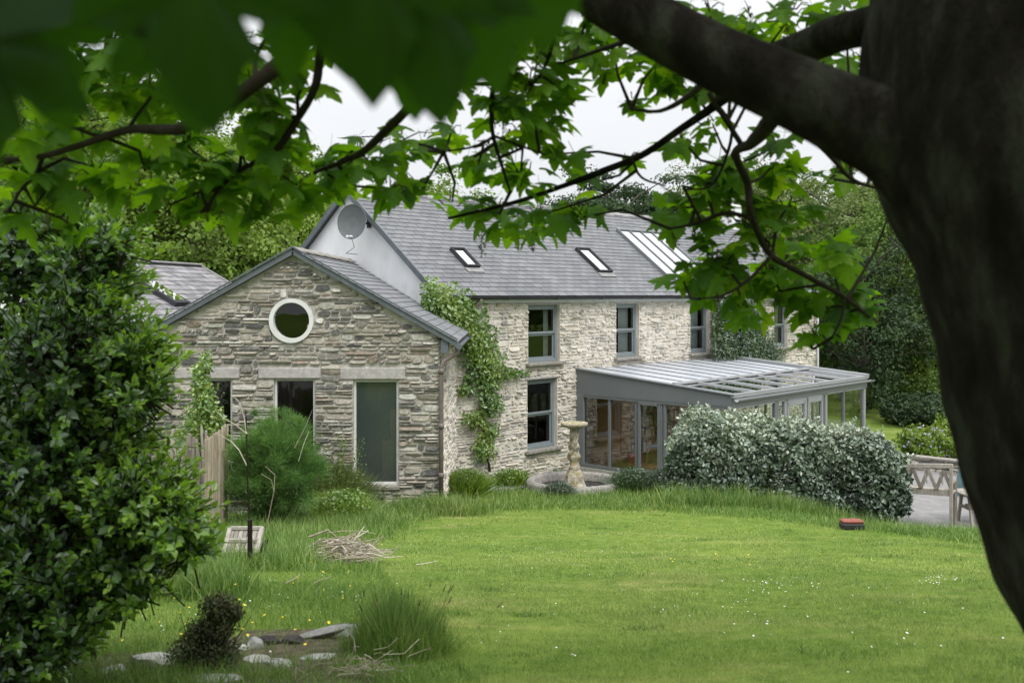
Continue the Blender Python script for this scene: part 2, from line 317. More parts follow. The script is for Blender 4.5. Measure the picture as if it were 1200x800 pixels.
def grassmat(name, lo, mid, hi, straw, tr=.35, strawlo=.56, strawhi=.72):
    m, nt = newmat(name)
    r = ramp(nt, [(0, lo), (.5, mid), (1, hi)]); nt.links.new(attr(nt), r.inputs[0]); c = r.outputs[0]
    n1 = noise(nt, .55, 4, .6); r1 = ramp(nt, [(.32, (.78, .86, .76)), (.5, (1, 1, 1)), (.7, (1.22, 1.14, 1.16))]); nt.links.new(n1, r1.inputs[0])
    c = mixc(nt, c, r1.outputs[0], 1.0, 'MULTIPLY')
    n2 = noise(nt, .8, 6, .7, stretch(nt, (.5, 1.3, 1))); r2 = ramp(nt, [(strawlo, (0, 0, 0)), (strawhi, (.75, .75, .75))]); nt.links.new(n2, r2.inputs[0])
    c = mixc(nt, c, straw, r2.outputs[0])
    n3 = noise(nt, 5, 6, .75); r3 = ramp(nt, [(.36, (.72, .80, .72)), (.5, (1, 1, 1)), (.64, (1.2, 1.15, 1.15))]); nt.links.new(n3, r3.inputs[0])
    c = mixc(nt, c, r3.outputs[0], 1.0, 'MULTIPLY')
    d = N(nt, 'ShaderNodeBsdfDiffuse'); nt.links.new(c, d.inputs[0]); t = N(nt, 'ShaderNodeBsdfTranslucent'); nt.links.new(c, t.inputs[0])
    mx = N(nt, 'ShaderNodeMixShader'); mx.inputs[0].default_value = tr; nt.links.new(d.outputs[0], mx.inputs[1]); nt.links.new(t.outputs[0], mx.inputs[2])
    g = N(nt, 'ShaderNodeBsdfGlossy'); g.inputs['Roughness'].default_value = .45
    m2 = N(nt, 'ShaderNodeMixShader'); m2.inputs[0].default_value = .04 if tr else 0; nt.links.new(mx.outputs[0], m2.inputs[1]); nt.links.new(g.outputs[0], m2.inputs[2])
    finish(nt, m2.outputs[0]); return m
M['lawn'] = grassmat('mown grass', (.125, .20, .038), (.25, .335, .082), (.38, .47, .13), (.44, .43, .17), strawlo=.52, strawhi=.72)
M['meadow'] = grassmat('rough grass', (.075, .15, .024), (.14, .245, .04), (.27, .36, .09), (.27, .30, .10), strawlo=.6, strawhi=.85)
M['long'] = grassmat('long grass', (.07, .15, .024), (.14, .25, .045), (.30, .38, .11), (.27, .30, .10), strawlo=.6, strawhi=.85)
M['ground'] = grassmat('turf ground', (.11, .165, .035), (.115, .17, .036), (.125, .185, .04), (.26, .25, .10), tr=0)

# ---------------------------------------------------------------- sky, sun, camera
w = bpy.data.worlds.new('World'); scn.world = w; w.use_nodes = True; nt = w.node_tree; nt.nodes.clear()
SUN_EL, SUN_AZ = 52, 150       # azimuth clockwise from +Y
sky = N(nt, 'ShaderNodeTexSky', sky_type='NISHITA'); sky.sun_disc = False; sky.sun_elevation = R(SUN_EL); sky.sun_rotation = R(SUN_AZ); sky.air_density = 1; sky.dust_density = 3
tc = N(nt, 'ShaderNodeTexCoord'); sep = N(nt, 'ShaderNodeSeparateXYZ'); nt.links.new(tc.outputs['Generated'], sep.inputs[0])
rp = ramp(nt, [(0, (.78, .79, .80)), (.06, (.80, .81, .825)), (.3, (.93, .94, .96)), (1, (1, 1, 1))]); nt.links.new(sep.outputs['Z'], rp.inputs[0])
mr = N(nt, 'ShaderNodeMapRange'); nt.links.new(sep.outputs['Z'], mr.inputs['Value']); mr.inputs['From Min'].default_value = .3; mr.inputs['From Max'].default_value = 1
mr.inputs['To Min'].default_value = 9.3; mr.inputs['To Max'].default_value = 27
cn = N(nt, 'ShaderNodeTexNoise'); cn.inputs['Scale'].default_value = 2.2; cn.inputs['Detail'].default_value = 4
mp = N(nt, 'ShaderNodeMapping'); mp.inputs['Scale'].default_value = (1, 1, 3); nt.links.new(tc.outputs['Generated'], mp.inputs[0]); nt.links.new(mp.outputs[0], cn.inputs['Vector'])
cr = ramp(nt, [(.3, (.88, .89, .905)), (.7, (1.04, 1.04, 1.04))]); nt.links.new(cn.outputs['Fac'], cr.inputs[0])
c1 = mixc(nt, rp.outputs[0], cr.outputs[0], 1.0, 'MULTIPLY')
vm = N(nt, 'ShaderNodeVectorMath', operation='SCALE'); nt.links.new(c1, vm.inputs[0]); nt.links.new(mr.outputs[0], vm.inputs['Scale'])
c2 = mixc(nt, sky.outputs[0], vm.outputs[0], .93)
bg = N(nt, 'ShaderNodeBackground'); nt.links.new(c2, bg.inputs[0]); bg.inputs[1].default_value = .1
wo = N(nt, 'ShaderNodeOutputWorld'); nt.links.new(bg.outputs[0], wo.inputs[0])
sl = bpy.data.lights.new('sun', 'SUN'); sl.energy = 1.7; sl.angle = R(18); sl.color = (1, .97, .92)
so = bpy.data.objects.new('sun', sl); COL.objects.link(so); so.rotation_euler = (R(90-SUN_EL), 0, R(180-SUN_AZ)); so.location = (0, 0, 30)
cd = bpy.data.cameras.new('camera'); cam = bpy.data.objects.new('camera', cd); COL.objects.link(cam); scn.camera = cam
cam.location = (0, 0, CAMZ); cam.rotation_euler = (R(90), 0, 0); cd.sensor_width = 36; cd.lens = 36; cd.shift_y = -(400-HOR)/1200
cd.clip_start = .05; cd.clip_end = 2000; cd.dof.use_dof = True; cd.dof.focus_distance = 24; cd.dof.aperture_fstop = 5.0
scn.view_settings.view_transform = 'Standard'; scn.view_settings.look = 'None'; scn.view_settings.gamma = 1; scn.view_settings.exposure = .32
scn.render.engine = 'CYCLES'; cy = scn.cycles; cy.max_bounces = 7; cy.diffuse_bounces = 4; cy.glossy_bounces = 3; cy.transmission_bounces = 3; cy.transparent_max_bounces = 12
cy.use_denoising = True; cy.sample_clamp_indirect = 5

# ---------------------------------------------------------------- ground
xs = np.unique(np.concatenate([np.linspace(-220, -30, 20), np.linspace(-30, 30, 181), np.linspace(30, 220, 20)]))
ys = np.unique(np.concatenate([np.linspace(-40, 0, 9), np.linspace(0, 40, 141), np.linspace(40, 400, 61)]))
XX, YY = np.meshgrid(xs, ys); ZZ = h(XX, YY); nx, ny = len(xs), len(ys)
g = G(); I = (np.arange(ny-1)[:, None]*nx+np.arange(nx-1)[None]).ravel()
g.add(np.stack([XX.ravel(), YY.ravel(), ZZ.ravel()], 1), np.stack([I, I+1, I+nx+1, I+nx], 1), 0, .5)
kind(part('terrain', g, M['ground'], smooth=True), 'structure')
def sheet(name, poly_px, mat, lift, world=None):
    P = world if world is not None else [ground(*p)[:2] for p in poly_px]
    P = np.array(P, float); x0, y0 = P.min(0); x1, y1 = P.max(0); g = G(); st = .25
    gx = np.arange(x0, x1+st, st); gy = np.arange(y0, y1+st, st); A, B = np.meshgrid(gx, gy)
    def inside(X, Y):
        c = np.zeros(X.shape, bool); n = len(P)
        for i in range(n):
            xa, ya = P[i]; xb, yb = P[(i+1) % n]
            k = ((ya > Y) != (yb > Y)) & (X < (xb-xa)*(Y-ya)/(yb-ya+1e-12)+xa); c ^= k
        return c
    I = (np.arange(len(gy)-1)[:, None]*len(gx)+np.arange(len(gx)-1)[None]).ravel()
    keep = inside((A[:-1, :-1]+st/2).ravel(), (B[:-1, :-1]+st/2).ravel()); I = I[keep]; n = len(gx)
    g.add(np.stack([A.ravel(), B.ravel(), h(A, B).ravel()+lift], 1), np.stack([I, I+1, I+n+1, I+n], 1), 0, .5)
    return kind(part(name, g, mat, smooth=True), 'structure')
sheet('patio', None, M['paving'], .02, [(7.2, 22.0), (12, 19.5), (22, 22), (22, 36), (16, 37.5), (13.5, 33), (10.9, 31), (7.2, 26.6)])
sheet('gravel_path', None, M['paving'], .012, [(-12, 8.3), (-5.2, 8.3), (-4.6, 9.4), (-4.6, 12.4), (-12, 13)])
sheet('soil_bed', [(120, 770), (300, 742), (420, 735), (440, 765), (430, 799), (100, 799)], M['soil'], .012)

# ---------------------------------------------------------------- house frame
ph = math.atan(1100/1200); dx, dy = math.sin(ph), math.cos(ph)
D = np.array([dx, dy, 0]); NN = np.array([dy, -dx, 0]); C0 = np.array([-1.803, 24.64, 0]); UP = np.array([0, 0, 1.])
def FP(t, out, z): return C0+D*t+NN*out+UP*z
def f_t(px, out=0.0):
    k = (px-600)/F; c = C0+NN*out; return (k*c[1]-c[0])/(D[0]-k*D[1])
def f_z(px, py, out=0.0):
    t = f_t(px, out); Y = FP(t, out, 0)[1]; return CAMZ-(py-HOR)/F*Y
EY = 19.71
def e_x(px, Y=EY): return (px-600)/F*Y
def e_z(py, Y=EY): return CAMZ-(py-HOR)/F*Y
HW = 3.33; LEN = 20.0; EAVE = 5.34; RIDGE = 7.95

def clip_poly(P, ztop):     # cut (u,z) polygon below a piecewise-linear concave roof given as list of (a,b): z <= a*u+b
    for a, b in ztop:
        out = []
        for i in range(len(P)):
            p, q = P[i], P[(i+1) % len(P)]; fp = a*p[0]+b-p[1]; fq = a*q[0]+b-q[1]
            if fp >= 0: out.append(p)
            if (fp >= 0) != (fq >= 0):
                t = fp/(fp-fq); out.append((p[0]+(q[0]-p[0])*t, p[1]+(q[1]-p[1])*t))
        P = out
        if len(P) < 3: return []
    return P
def backing(g, fr, u0, u1, z0, z1, ops, roof=(), mat=0, reveal=.25, circ=None):
    us = sorted({u0, u1, *[o[0] for o in ops], *[o[1] for o in ops]}); zs = sorted({z0, z1, *[o[2] for o in ops], *[o[3] for o in ops]})
    for a, b in zip(us[:-1], us[1:]):
        for c, d in zip(zs[:-1], zs[1:]):
            m = ((a+b)/2, (c+d)/2)
            if any(o[0] < m[0] < o[1] and o[2] < m[1] < o[3] for o in ops): continue
            P = clip_poly([(a, c), (b, c), (b, d), (a, d)], roof)
            if P: g.poly([fr(u, 0, z) for u, z in P], mat, .5)
    for (a, b, c, d, *_) in ops:
        if _: continue
        for P in ([(a, c), (a, d)], [(b, d), (b, c)], [(a, d), (b, d)], [(b, c), (a, c)]):
            g.poly([fr(P[0][0], 0, P[0][1]), fr(P[1][0], 0, P[1][1]), fr(P[1][0], -reveal, P[1][1]), fr(P[0][0], -reveal, P[0][1])], mat, .5)
def rubble(g, fr, u0, u1, z0, z1, ops, roof=(), mat=0, hr=(.05, .11), wr=(.12, .45), gap=.012, dep=(.012, .035), tall=.15, skip=None, seed=1, smooth_edges=True, jit=.35):
    rd = random.Random(seed); zs = [z0]
    while zs[-1] < z1: zs.append(zs[-1]+rd.uniform(*hr))
    blocked = []
    for i in range(len(zs)-1):
        z, zt = zs[i], zs[i+1]; cuts = [(o[0], o[1]) for o in ops if o[2] < zt-.02 and o[3] > z+.02 and len(o) == 4]
        cuts += [(a, b) for a, b, e in blocked if e > i]; cuts.sort(); segs = []; c = u0
        for a, b in cuts:
            if a > c+.03: segs.append((c, a))
            c = max(c, b)
        if c < u1-.03: segs.append((c, u1))
        for a, b in segs:
            u = a
            while u < b-.02:
                wd = rd.uniform(*wr)*rd.choice((.6, 1, 1, 1.5)); wd = b-u if b-u-wd < wr[0]*.8 else wd
                zz = zt
                if rd.random() < tall and i+2 < len(zs) and wd < wr[1]*1.3:
                    z2 = zs[i+2]
                    if not any(o[0] < u+wd and o[1] > u and o[2] < z2 and o[3] > z for o in ops if len(o) == 4) and not any(p < u+wd and q > u and e > i+1 for p, q, e in blocked):
                        zz = z2; blocked.append((u, u+wd, i+2))
                ua, ub = u+gap/2, u+wd-gap/2; za, zb = z+gap/2, zz-gap/2; u += wd
                for (ra, rb) in roof: zb = min(zb, ra*ua+rb-.02, ra*ub+rb-.02)
                if zb-za < .018 or ub-ua < .03: continue
                if skip and skip((ua+ub)/2, (za+zb)/2): continue
                W, H = ub-ua, zb-za; j = min(H, W)*jit
                c_ = [(ua+rd.uniform(0, j), za+rd.uniform(0, j*.7)), (ua+W*rd.uniform(.3, .7), za+rd.uniform(-.3, .4)*j*.6), (ub-rd.uniform(0, j), za+rd.uniform(0, j*.7)), (ub, za+H*rd.uniform(.3, .7)),
                      (ub-rd.uniform(0, j), zb-rd.uniform(0, j*.7)), (ua+W*rd.uniform(.3, .7), zb+rd.uniform(-.4, .3)*j*.6), (ua+rd.uniform(0, j), zb-rd.uniform(0, j*.7)), (ua, za+H*rd.uniform(.3, .7))]
                wv = .012*math.sin((ua)*2.1+z*1.7)
                dd = rd.uniform(*dep); tx, tz = rd.uniform(-.3, .3)*dd, rd.uniform(-.4, .4)*dd
                cu, cz = (ua+ub)/2, (za+zb)/2; b_ = min(.012, H*.22)
                inn = [(cu+(p-cu)*(1-b_*2/W), cz+(q-cz)*(1-b_*2/H)) for p, q in c_]
                V = [fr(p, -.004, q+wv) for p, q in c_]+[fr(p, dd+tx*(p-cu)/W*2+tz*(q-cz)/H*2+rd.uniform(-.003, .003), q+wv) for p, q in inn]
                r = rd.random(); Q = [[k, (k+1) % 8, 8+(k+1) % 8, 8+k] for k in range(8)]
                g.add(V, Q, mat, r); n0 = g.n-16
                g.Fl.append(np.arange(8)+8+n0); g.Fs.append(np.array([8])); g.M.append(np.array([mat])); g.R.append(np.array([r]))
def slates(g, P0, u, v, W, L, sw=.32, ex=.19, keep=None, mat=0, seed=3, th=.009, jit=.004):
    """P0 top corner, u along the courses, v down the slope"""
    rd = random.Random(seed); n = np.cross(v, u); n = n if n[2] > 0 else -n; ex = L/round(L/ex)
    rows = int(L/ex+.999)
    for i in range(rows):
        a = i*ex; b = min((i+1)*ex+.02, L+.03); off = (i % 2)*sw/2; k = -1
        while k*sw+off < W:
            ua = max(0, k*sw+off+.0065); ub = min(W, (k+1)*sw+off-.0065); k += 1
            if ub-ua < .03: continue
            mid = P0+u*(ua+ub)/2+v*(a+b)/2
            if keep and not keep(mid): continue
            e = rd.uniform(-jit, jit); t1 = th*2+rd.uniform(0, th*.4); t0 = .006
            A, B, C_, D_ = P0+u*ua+v*a+n*t0, P0+u*ub+v*a+n*t0, P0+u*ub+v*(b+e)+n*t1, P0+u*ua+v*(b+e+rd.uniform(-jit, jit)*.5)+n*t1
            r = rd.random(); lo = n*(t1-.004)
            g.add([A, B, C_, D_], [[0, 1, 2, 3]], mat, r); g.add([C_, D_, C_-lo, D_-lo], [[0, 2, 3, 1]], 1, r)
            g.add([A, D_, D_-lo, B, C_, C_-lo], [[0, 1, 2], [3, 5, 4]], mat, r)

# ---------------------------------------------------------------- farmhouse
house = thing('stone_farmhouse', 'long two-storey pale stone farmhouse with grey slate roof and white gable end', 'house', FP(LEN/2, -HW, 0))
def op(px0, px1, py0, py1):
    pm = (px0+px1)/2; return (f_t(px0), f_t(px1), f_z(pm, py1), f_z(pm, py0))
OPS = [op(619, 656, 357, 425), op(722, 749, 355.5, 419), op(809, 831, 355, 414), op(907, 923, 355.5, 407), op(618, 653, 444, 526)]
WT = 5.06
g = G(); backing(g, FP, 0, LEN, -.4, WT, OPS, reveal=.3); rubble(g, FP, 0, LEN, -.1, WT, OPS, mat=1, hr=(.045, .11), wr=(.1, .42), gap=.024, dep=(.008, .05), tall=.22, seed=11, jit=.55)
part('front_wall', g, [M['main_mortar'], M['main_stone']], house)
# white gable
GD = -NN
def GP(s, out, z): return C0+GD*s-D*out+UP*z
g = G(); pr = (RIDGE-EAVE)/HW
poly = [(0, -.4), (2*HW, -.4), (2*HW, EAVE-.05), (HW, RIDGE-.05), (0, EAVE-.05)]
g.poly([GP(s, 0, z) for s, z in poly]); part('gable_wall', g, M['render'], house)
g = G(); g.poly([FP(LEN, -s, z) for s, z in poly][::-1]); g.poly([FP(0, -2*HW, -.4), FP(LEN, -2*HW, -.4), FP(LEN, -2*HW, EAVE), FP(0, -2*HW, EAVE)]); part('rear_wall', g, M['render'], house)
# quoins at far corner
# roof
rl = math.hypot(HW+.24, (RIDGE-EAVE)*(HW+.24)/HW); vdir = (NN*(HW+.24)-UP*(RIDGE-EAVE)*(HW+.24)/HW)/rl
P0 = FP(-.12, -HW, RIDGE+.03)
g = G(); slates(g, P0, D, vdir, LEN+.24, rl, .34, .185, seed=5)
roof = part('roof', g, [M['slate'], M['slate_edge']], house)
g = G(); vb = (-NN*(HW+.24)-UP*(RIDGE-EAVE)*(HW+.24)/HW)/rl
g.prism([P0, P0+D*(LEN+.24), P0+D*(LEN+.24)+vdir*rl, P0+vdir*rl], (0, 0, -.10)); g.prism([P0, P0+D*(LEN+.24), P0+D*(LEN+.24)+vb*rl, P0+vb*rl], (0, 0, -.10))
part('roof_deck', g, M['slate_edge'], roof)
g = G()
for i in range(44):
    a = -.12+i*(LEN+.24)/44; b = a+(LEN+.24)/44-.012; q = .012*(i % 2)
    for sgn, v in ((1, vdir), (-1, vb)):
        p = [FP(a, -HW, RIDGE+.085+q), FP(b, -HW, RIDGE+.085+q), FP(b, -HW, RIDGE+.085+q)+v*.16, FP(a, -HW, RIDGE+.085+q)+v*.16]
        g.prism(p, (0, 0, -.03))
part('ridge_tile', g, M['ridge'], roof)
for v in (vdir, vb):
    for t in (-.15, LEN+.15):
        g = G(); a = FP(t, -HW, RIDGE-.02); g.bar(a, a+v*(rl+.02), .06, .14, up=(0, 0, 1), rnd=.5); part('verge_board', g, M['ogutter'], roof)
ez = EAVE-(RIDGE-EAVE)*.24/HW
g = G(); g.bar(FP(-.05, .06, WT), FP(LEN+.05, .06, WT), .10, .13, rnd=.5); part('fascia_board', g, M['fascia'], house)
g = G(); ring = [(math.cos(a)*.062, math.sin(a)*.062) for a in np.linspace(math.pi, 2*math.pi, 8)]
V = [FP(t, .24+p, ez-.005+q) for t in (-.14, LEN+.14) for p, q in ring]; g.add(V, [[i, i+1, 9+i, 8+i] for i in range(7)], 0, .5)
V = [FP(t, .24+p*.88, ez-.005+q*.88) for t in (-.14, LEN+.14) for p, q in ring]; g.add(V, [[i, 8+i, 9+i, i+1] for i in range(7)], 0, .5)
for t in np.arange(.3, LEN, 1.95): g.bar(FP(t, .10, ez-.03), FP(t, .31, ez-.03), .03, .09, rnd=.2)
gut = part('gutter', g, M['gutter'], house)
g = G(); pt = f_t(555); g.tube([FP(pt, .26, ez-.05), FP(pt, .22, ez-.14), FP(pt-.35, .09, ez-.42), FP(pt-.36, .08, ez-.7)], .045, 8); part('downpipe', g, M['pipe'], house, True)
g = G(); g.tube([FP(LEN-.08, .09, ez-.05), FP(LEN-.08, .09, .1)], .045, 8); part('downpipe', g, M['fascia'], house, True)
# chimneys
def chimney(t, wd, zt, px_):
    g = G(); c = FP(t, -HW, (RIDGE-.4+zt)/2); A = [D, NN, UP]
    g.box(c, (wd, .55, zt-RIDGE+.4), A, rnd=.5, bev=.01); g.box(FP(t, -HW, zt+.04), (wd+.1, .65, .09), A, rnd=.2, bev=.01)
    ch = part('chimney', g, M['render'], roof)
    g = G(); g.lathe(FP(t, -HW, zt+.08), [(.13, 0), (.12, .2), (.14, .24), (.14, .3), (.10, .3), (.10, .05)], 16); part('chimney_pot', g, M['ridge'], ch, True)
    return ch
chimney(.42, .62, RIDGE+.5, 0); chimney(LEN-.7, .75, RIDGE+.75, 0)
g = G(); a = FP(.42, -HW-.2, RIDGE+.6); b = a+UP*.85; g.tube([a, b], .015, 6)
g.tube([b-NN*.5-D*.2, b+NN*.5+D*.2], .01, 5)
for k in np.linspace(-.45, .45, 9): g.tube([b+NN*k+D*(k*.4-.14)-UP*0, b+NN*k+D*(k*.4+.14)], .006, 4)
ant = single('tv_aerial', g, M['black'], 'thin black television aerial on the white chimney', 'aerial', a)
# windows
def sash(o, parent, nm='window', curtain=False):
    a, b, c, d = o; dep = -.16; fw = .075; g = G()
    for (p, q) in ((a+fw/2, a+fw/2), (b-fw/2, b-fw/2)): g.bar(FP(p, dep, c+.02), FP(q, dep, d-.0), fw, .10, up=NN, rnd=.5, bev=.005)
    g.bar(FP(a+fw, dep, d-fw/2), FP(b-fw, dep, d-fw/2), .10, fw, rnd=.5, bev=.005); g.bar(FP(a+fw, dep+.01, c+.06), FP(b-fw, dep+.01, c+.06), .12, .08, rnd=.5, bev=.005)
    mid = (c+d)/2-.0; sw = .045; outs = ((dep+.015, mid, d-fw), (dep-.025, c+.10, mid))
    for od, z0, z1 in outs:
        for p in (a+fw+sw/2, b-fw-sw/2): g.bar(FP(p, od, z0), FP(p, od, z1), sw, .035, up=NN, rnd=.9)
        for z in (z0+.03, z1-.028): g.bar(FP(a+fw+sw, od, z), FP(b-fw-sw, od, z), .035, .055, rnd=.9)
    fr = part(nm, g, M['sash'], parent)
    g = G()
    for od, z0, z1 in outs: g.poly([FP(a+fw+.02, od-.006, z0+.02), FP(b-fw-.02, od-.006, z0+.02), FP(b-fw-.02, od-.006, z1-.02), FP(a+fw+.02, od-.006, z1-.02)])
    part('pane', g, M['glass'], fr)
    g = G(); g.box(FP((a+b)/2, -.04, c-.02), (b-a+.24, .36, .08), [D, NN, UP], rnd=.5, bev=.012); part('sill', g, M['sill'], fr)
    g = G(); g.bar(FP(a-.1, .004, d+.045), FP(b+.12, .004, d+.045), .06, .07, rnd=.4, bev=.01); part('lintel', g, M['concrete'], fr)
    g = G(); e = .25
    B = [FP(a-e, -.302, c-e), FP(b+e, -.302, c-e), FP(b+e, -.302, d+e), FP(a-e, -.302, d+e)]; K = [p-NN*1.6 for p in B]
    g.add(B+K, [[0, 1, 5, 4], [1, 2, 6, 5], [2, 3, 7, 6], [3, 0, 4, 7], [4, 5, 6, 7]], 0, .5); part('room', g, M['dark_room'], fr)
    if curtain:
        g = G(); 
        for s0, s1 in curtain:
            n = 26; u = np.linspace(a+fw+(b-a-2*fw)*s0, a+fw+(b-a-2*fw)*s1, n); wv = .025*np.sin(np.arange(n)*1.25)
            V = [FP(u[i], -.36+wv[i], z) for z in (c, d) for i in range(n)]; g.add(V, [[i, i+1, n+i+1, n+i] for i in range(n-1)], 0, .6)
        part('curtain', g, M['curtain'], fr, True)
    return fr
sash(OPS[0], house, curtain=[(.82, 1.0)]); sash(OPS[1], house, curtain=[(0, .38), (.5, 1)]); sash(OPS[2], house, curtain=[(0, .95)]); sash(OPS[3], house, curtain=[(0, .3), (.75, 1)]); sash(OPS[4], house)
# roof windows
def rp_hit(px, py, lift=.06):
    o = np.array([0, 0, CAMZ]); r = np.array([(px-600)/F, 1, -(py-HOR)/F]); n = np.cross(D, vdir); n = n if n[2] > 0 else -n
    p0 = P0+n*lift; k = np.dot(p0-o, n)/np.dot(r, n); q = o+r*k-p0; return np.dot(q, D), np.dot(q, vdir)
rn = np.cross(D, vdir); rn = rn if rn[2] > 0 else -rn
def RP(u, v, l): return P0+D*u+vdir*v+rn*l
def skylight(ptl, pbr, panes, label=None):
    u0, v0 = rp_hit(*ptl); u1, v1 = rp_hit(*pbr); g = G(); f = .05; A = [D, vdir, rn]
    for c, s in ((((u0+u1)/2, v0+f/2), (u1-u0, f)), (((u0+u1)/2, v1-f/2), (u1-u0, f)), ((u0+f/2, (v0+v1)/2), (f, v1-v0-2*f)), ((u1-f/2, (v0+v1)/2), (f, v1-v0-2*f))):
        g.box(RP(*c, .06), (s[0], s[1], .12), A, rnd=.5, bev=.008)
    for k in range(1, max(panes, 2)):
        u = u0+(u1-u0)*k/panes; g.box(RP(u, (v0+v1)/2, .07), (.028, v1-v0-2*f, .08), A, rnd=.5)
    s = part('skylight', g, M['gutter'] if panes == 1 else M['grey_metal'], roof)
    g = G(); g.poly([RP(u0+f, v0+f, .075), RP(u1-f, v0+f, .075), RP(u1-f, v1-f, .075), RP(u0+f, v1-f, .075)]); part('pane', g, M['clear_glass'], s)
    g = G(); g.poly([RP(u0+f, v0+f, .045), RP(u1-f, v0+f, .045), RP(u1-f, v1-f, .045), RP(u0+f, v1-f, .045)]); part('painted_reflection', g, M['painted_reflection'], s)  # added pale sheet, imitates the sky's reflection in the pane
    g = G(); g.box(RP((u0+u1)/2, v1+.09, .035), (u1-u0+.1, .18, .012), A, rnd=.5); part('flashing', g, M['ridge'], s)
    return u0, v0, u1, v1
skylight((527, 291), (563, 313), 1); skylight((674, 291), (718, 319), 1)
skylight((722, 269), (832, 324), 4)

# satellite dish on the gable
k = (433-600)/F; s_ = (k*C0[1]-C0[0])/(GD[0]-k*GD[1]); w0 = GP(s_, 0, CAMZ+(345-262)/F*(C0+GD*s_)[1])
dish = thing('satellite_dish', 'round grey satellite dish fixed to the white gable wall', 'satellite dish', w0)
dc = w0-D*.45+np.array([-.05, -.1, 0]); nrm = np.array([-.22, -.97, .12]); nrm /= np.linalg.norm(nrm); ax = np.cross([0, 0, 1], nrm); ax /= np.linalg.norm(ax); az = np.cross(nrm, ax)
def bowl(sg, depth):
    V = [dc+nrm*depth]; 
    for r in (.13, .25, .34, .375):
        for a in np.linspace(0, 2*np.pi, 28, endpoint=False): V.append(dc+ax*r*math.cos(a)+az*r*1.18*math.sin(a)+nrm*(depth+.10*(r/.375)**2))
    return V
g = G(); V = bowl(1, 0); n = 28
g.add(V, [[0, 1+j, 1+(j+1) % n] for j in range(n)], 0, .5)
g.add(V, [[1+i*n+j, 1+(i+1)*n+j, 1+(i+1)*n+(j+1) % n, 1+i*n+(j+1) % n] for i in range(3) for j in range(n)], 0, .5)
rimp = [dc+ax*.375*math.cos(a)+az*.4425*math.sin(a)+nrm*.10 for a in np.linspace(0, 2*np.pi, 40)]; g.tube(rimp, .009, 5)
part('reflector', g, M['dish'], dish, True)
g = G(); g.tube([w0-D*.02, dc-nrm*.02], .025, 8); g.box(w0-D*.02, (.16, .02, .22), [NN, D, UP]); part('wall_bracket', g, M['gutter'], dish)
lp = dc-az*.44+nrm*.45+ax*.05; g = G(); g.tube([dc-az*.40+nrm*.05, lp], .012, 6); part('feed_arm', g, M['gutter'], dish)
g = G(); g.tube([lp-nrm*.05, lp+nrm*.03-az*.0], .035, 10); g.tube([lp-nrm*.02+ax*.05, lp-nrm*.02+ax*.12], .03, 8); part('receiver', g, M['fascia'], dish)
g = G(); g.tube([dc-az*.40+nrm*.05, dc-az*.62-nrm*.1+ax*.02, dc-az*.75-nrm*.25-ax*.25, w0-D*.02-UP*.78-NN*.45], .008, 5); part('cable', g, M['black'], dish)

# ---------------------------------------------------------------- stone extension
EXL, EXR = -6.98, e_x(515); RX = -4.19; RZ = 6.03; sl_ = (RZ-4.27)/3.13
ext = thing('stone_extension', 'single-storey brown slate-stone extension with a gable front and one round window', 'house', (RX, EY+2.5, 0.9))
def XP(u, out, z): return np.array([u, EY-out, z])
def eop(px0, px1, py0, py1): return (e_x(px0), e_x(px1), e_z(py1), e_z(py0))
EOPS = [eop(225, 272, 443.5, 568), eop(321, 369, 443.5, 568), eop(414, 467, 445, 568)]
LINT = [eop(205, 281, 430.5, 443.5), eop(303, 376, 430.5, 443.5), eop(399, 475, 430.5, 444.5)]
cx, cz, cr_ = e_x(342), e_z(375.5), 25.5/60.9
roofl = [(-sl_, RZ-.04+sl_*RX), (sl_, RZ-.04-sl_*RX)]
sq = (cx-cr_, cx+cr_, cz-cr_, cz+cr_, 'round')
g = G(); backing(g, XP, EXL, EXR, .2, RZ, EOPS+[sq], roofl, reveal=.22)
na = 32; angs = np.linspace(0, 2*np.pi, na, endpoint=False)+math.pi/4
def sqp(a):
    c, s = math.cos(a), math.sin(a); m = max(abs(c), abs(s)); return cx+cr_*c/m, cz+cr_*s/m
V = [XP(*[sqp(a)[0], 0, sqp(a)[1]]) for a in angs]+[XP(cx+cr_*.93*math.cos(a), 0, cz+cr_*.93*math.sin(a)) for a in angs]
g.add(V, [[j, (j+1) % na, na+(j+1) % na, na+j] for j in range(na)], 0, .5)
cut = EOPS+LINT
rubble(g, XP, EXL, EXR, .85, RZ, cut, roofl, mat=1, hr=(.04, .10), wr=(.12, .45), gap=.014, dep=(.015, .065), tall=.17, seed=21, skip=lambda u, z: (u-cx)**2+(z-cz)**2 < (cr_+.03)**2)
part('front_wall', g, [M['ext_mortar'], M['ext_stone']], ext)
def SP(u, out, z): return np.array([EXR+out, EY+u, z])
g = G(); side_op = [(2.1, 2.9, 3.45, 3.75)]
backing(g, SP, 0, 5.6, .2, 4.3, [], ()); rubble(g, SP, 0.0, 5.5, .3, 4.25, side_op, mat=1, hr=(.06, .12), wr=(.14, .5), gap=.025, dep=(.01, .05), seed=22)
part('side_wall', g, [M['main_mortar'], M['main_stone']], ext)
g = G(); g.box(SP(1.7, .01, 3.6), (.08, .9, .3), rnd=.5, bev=.01); part('lintel', g, M['concrete'], ext)
g = G(); g.poly([np.array([EXL, EY, .2]), np.array([EXL, EY+7, .2]), np.array([EXL, EY+7, 4.4]), np.array([EXL, EY, 4.4])]); part('rear_wall', g, M['ext_mortar'], ext)
